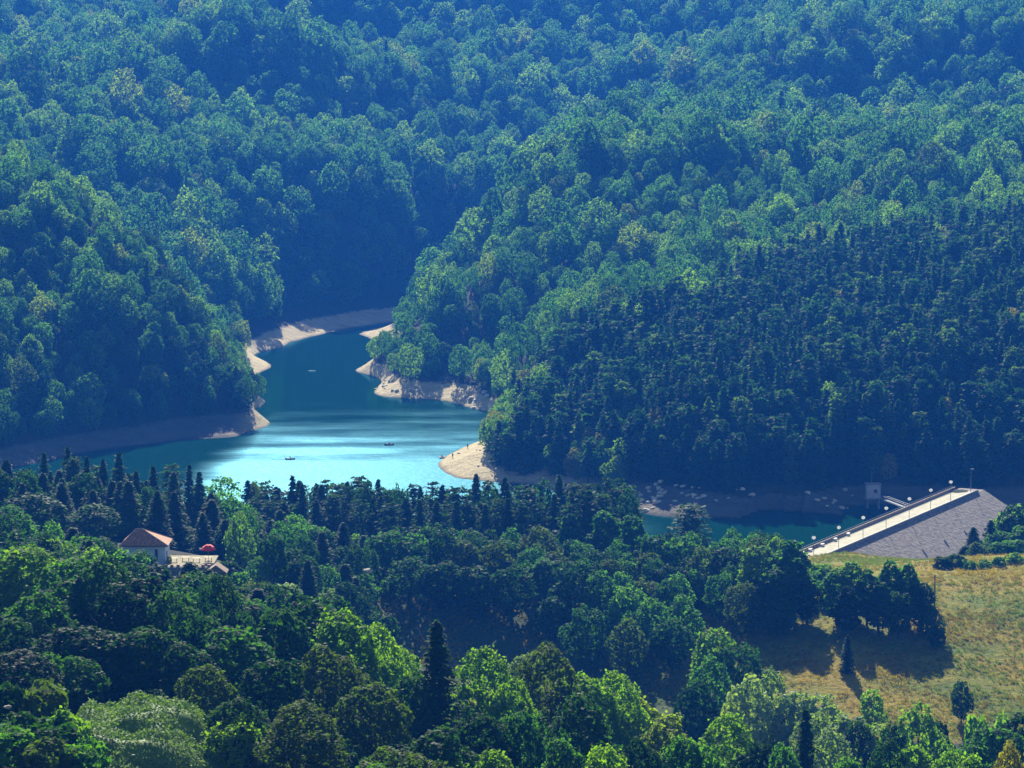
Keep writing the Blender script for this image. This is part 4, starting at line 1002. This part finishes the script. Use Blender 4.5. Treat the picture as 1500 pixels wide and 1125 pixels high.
for px, py, lb in ((100, 1059, 'white stone among the bushes left of the vine thicket'), (4, 1036, 'white stone among the bushes at the left edge')):
    o = bpy.data.objects.new('boulder', RK[2]); COL.objects.link(o); o.location = (xof(px, 296), 296, zof(py, 296)); o.scale = (.45, .4, .45); tag(o, lb, 'rock')

# ------------------------------------------------------------------ vine thicket at the bottom left
rg_ = np.random.RandomState(4); n_ = 16000
vx = rg_.uniform(-48, -29, n_); vy = rg_.uniform(284, 314, n_); px_ = 750 + vx / vy * F
top = np.interp(px_, [90, 120, 200, 260, 310, 340], [1085, 1040, 1048, 1062, 1092, 1130])
zt = CZ - 300 * np.tan(PITCH + np.arctan((top - 562.5) / F)) 
vz = zt - np.maximum(0, 303 - vy) * .30 - np.maximum(0, vy - 306) ** 2 * .08 + vnoise(vx, vy, 3.2, 3) * 3.0 + vnoise(vx, vy, 1.1, 4) * 1.0 + rg_.normal(size=n_) * .10 - (rg_.rand(n_) ** 2) * .5
nn = unit(np.column_stack([rg_.normal(size=n_) * .7, rg_.normal(size=n_) * .7 - .3, np.ones(n_)]))
V_, Q_ = leaves(np.column_stack([vx, vy, vz]), nn, .17, rg_, .75)
hx_, hy_ = np.meshgrid(np.arange(-48, -28.5, .7), np.arange(284, 314.5, .7)); pxh = 750 + hx_ / hy_ * F
zh = CZ - 300 * np.tan(PITCH + np.arctan((np.interp(pxh, [90, 120, 200, 260, 310, 340], [1085, 1040, 1048, 1062, 1092, 1130]) - 562.5) / F))
zh = zh - np.maximum(0, 303 - hy_) * .30 - np.maximum(0, hy_ - 306) ** 2 * .08 + vnoise(hx_, hy_, 3.2, 3) * 3.0 - .75
ii_ = np.arange(hx_.size).reshape(hx_.shape); QH = np.stack([ii_[:-1, :-1], ii_[:-1, 1:], ii_[1:, 1:], ii_[1:, :-1]], -1).reshape(-1, 4)
VH = np.column_stack([hx_.ravel(), hy_.ravel(), zh.ravel()])
me = mesh_np('vine_thicket', np.vstack([V_, VH]), np.vstack([Q_, QH + len(V_)]))
tag(link('vine_thicket', me, LEAF['V']), 'pale green vines sprawling over the slope at the bottom left', None, None, 'stuff')

# ------------------------------------------------------------------ meadow grass
rgm = np.random.RandomState(21)
def tuft(seed, h_, mat):
    r_ = np.random.RandomState(seed); b = MB()
    for _ in range(16):
        a = r_.rand() * 6.28; l = r_.uniform(.1, .38); w_ = .035; hh_ = h_ * r_.uniform(.6, 1.1); bx_, by_ = r_.normal(size=2) * .16
        dx, dy = math.cos(a), math.sin(a)
        b.quad((bx_ - dy * w_, by_ + dx * w_, 0), (bx_ + dy * w_, by_ - dx * w_, 0), (bx_ + dx * l, by_ + dy * l, hh_))
    m_ = b.mesh('tuft'); m_.materials.append(mat); return m_
gm = [leaf_mat('grass_green', (.10, .17, .008), (.17, .22, .012), (.2, .2, .02), .4, .2), leaf_mat('grass_straw', (.26, .20, .015), (.36, .28, .025), (.38, .22, .03), .4, .2), leaf_mat('grass_brown', (.17, .12, .012), (.26, .17, .02), (.3, .2, .03), .35, .2)]
gc = bpy.data.collections.new('grass_source')
for i in range(6): gc.objects.link(bpy.data.objects.new('grass_source_%d' % i, tuft(i, .5, gm[i % 3])))
n_ = 78000; px_ = rgm.uniform(520, 1850, n_); d_ = rgm.uniform(528, 712, n_); x_ = (px_ - 750) / F * d_ * 1.005
k_ = meadow_at(x_, d_); x_, d_ = x_[k_], d_[k_]; z_ = height(x_, d_)
dn = vnoise(x_, d_, 9, 2) + vnoise(x_, d_, 3.5, 5) * .6; k_ = rgm.rand(len(x_)) < .45 + dn; x_, d_, z_ = x_[k_], d_[k_], z_[k_]; n_ = len(x_)
t_ = vnoise(x_, d_, 22, 6) + rgm.normal(size=n_) * .2
ix_ = np.where(t_ > .12, 1, np.where(t_ < -.1, 0, 2)) + 3 * rgm.randint(0, 2, n_); s_ = rgm.uniform(.7, 1.5, n_)
mass('meadow_grass', np.column_stack([x_, d_, z_ - .03]), ix_, np.column_stack([np.zeros((n_, 2)), rgm.rand(n_) * 6.28]), np.column_stack([s_, s_, s_]), gc, 'dry straw and green grass tufts growing all over the meadow', None)

# ------------------------------------------------------------------ haze
hz = MB().box((0, 1200, 130), (1400, 2640, 342)).build('haze', None); hz['kind'] = 'stuff'; hz['label'] = 'pale blue haze filling the valley air'
m, n, out = newmat('air')
pv = n.nodes.new('ShaderNodeVolumePrincipled')
pv.inputs['Color'].default_value = (.03, .235, 1.0, 1); pv.inputs['Density'].default_value = .000120; pv.inputs['Anisotropy'].default_value = .3
n.links.new(pv.outputs[0], out.inputs['Volume']); hz.data.materials.append(m)
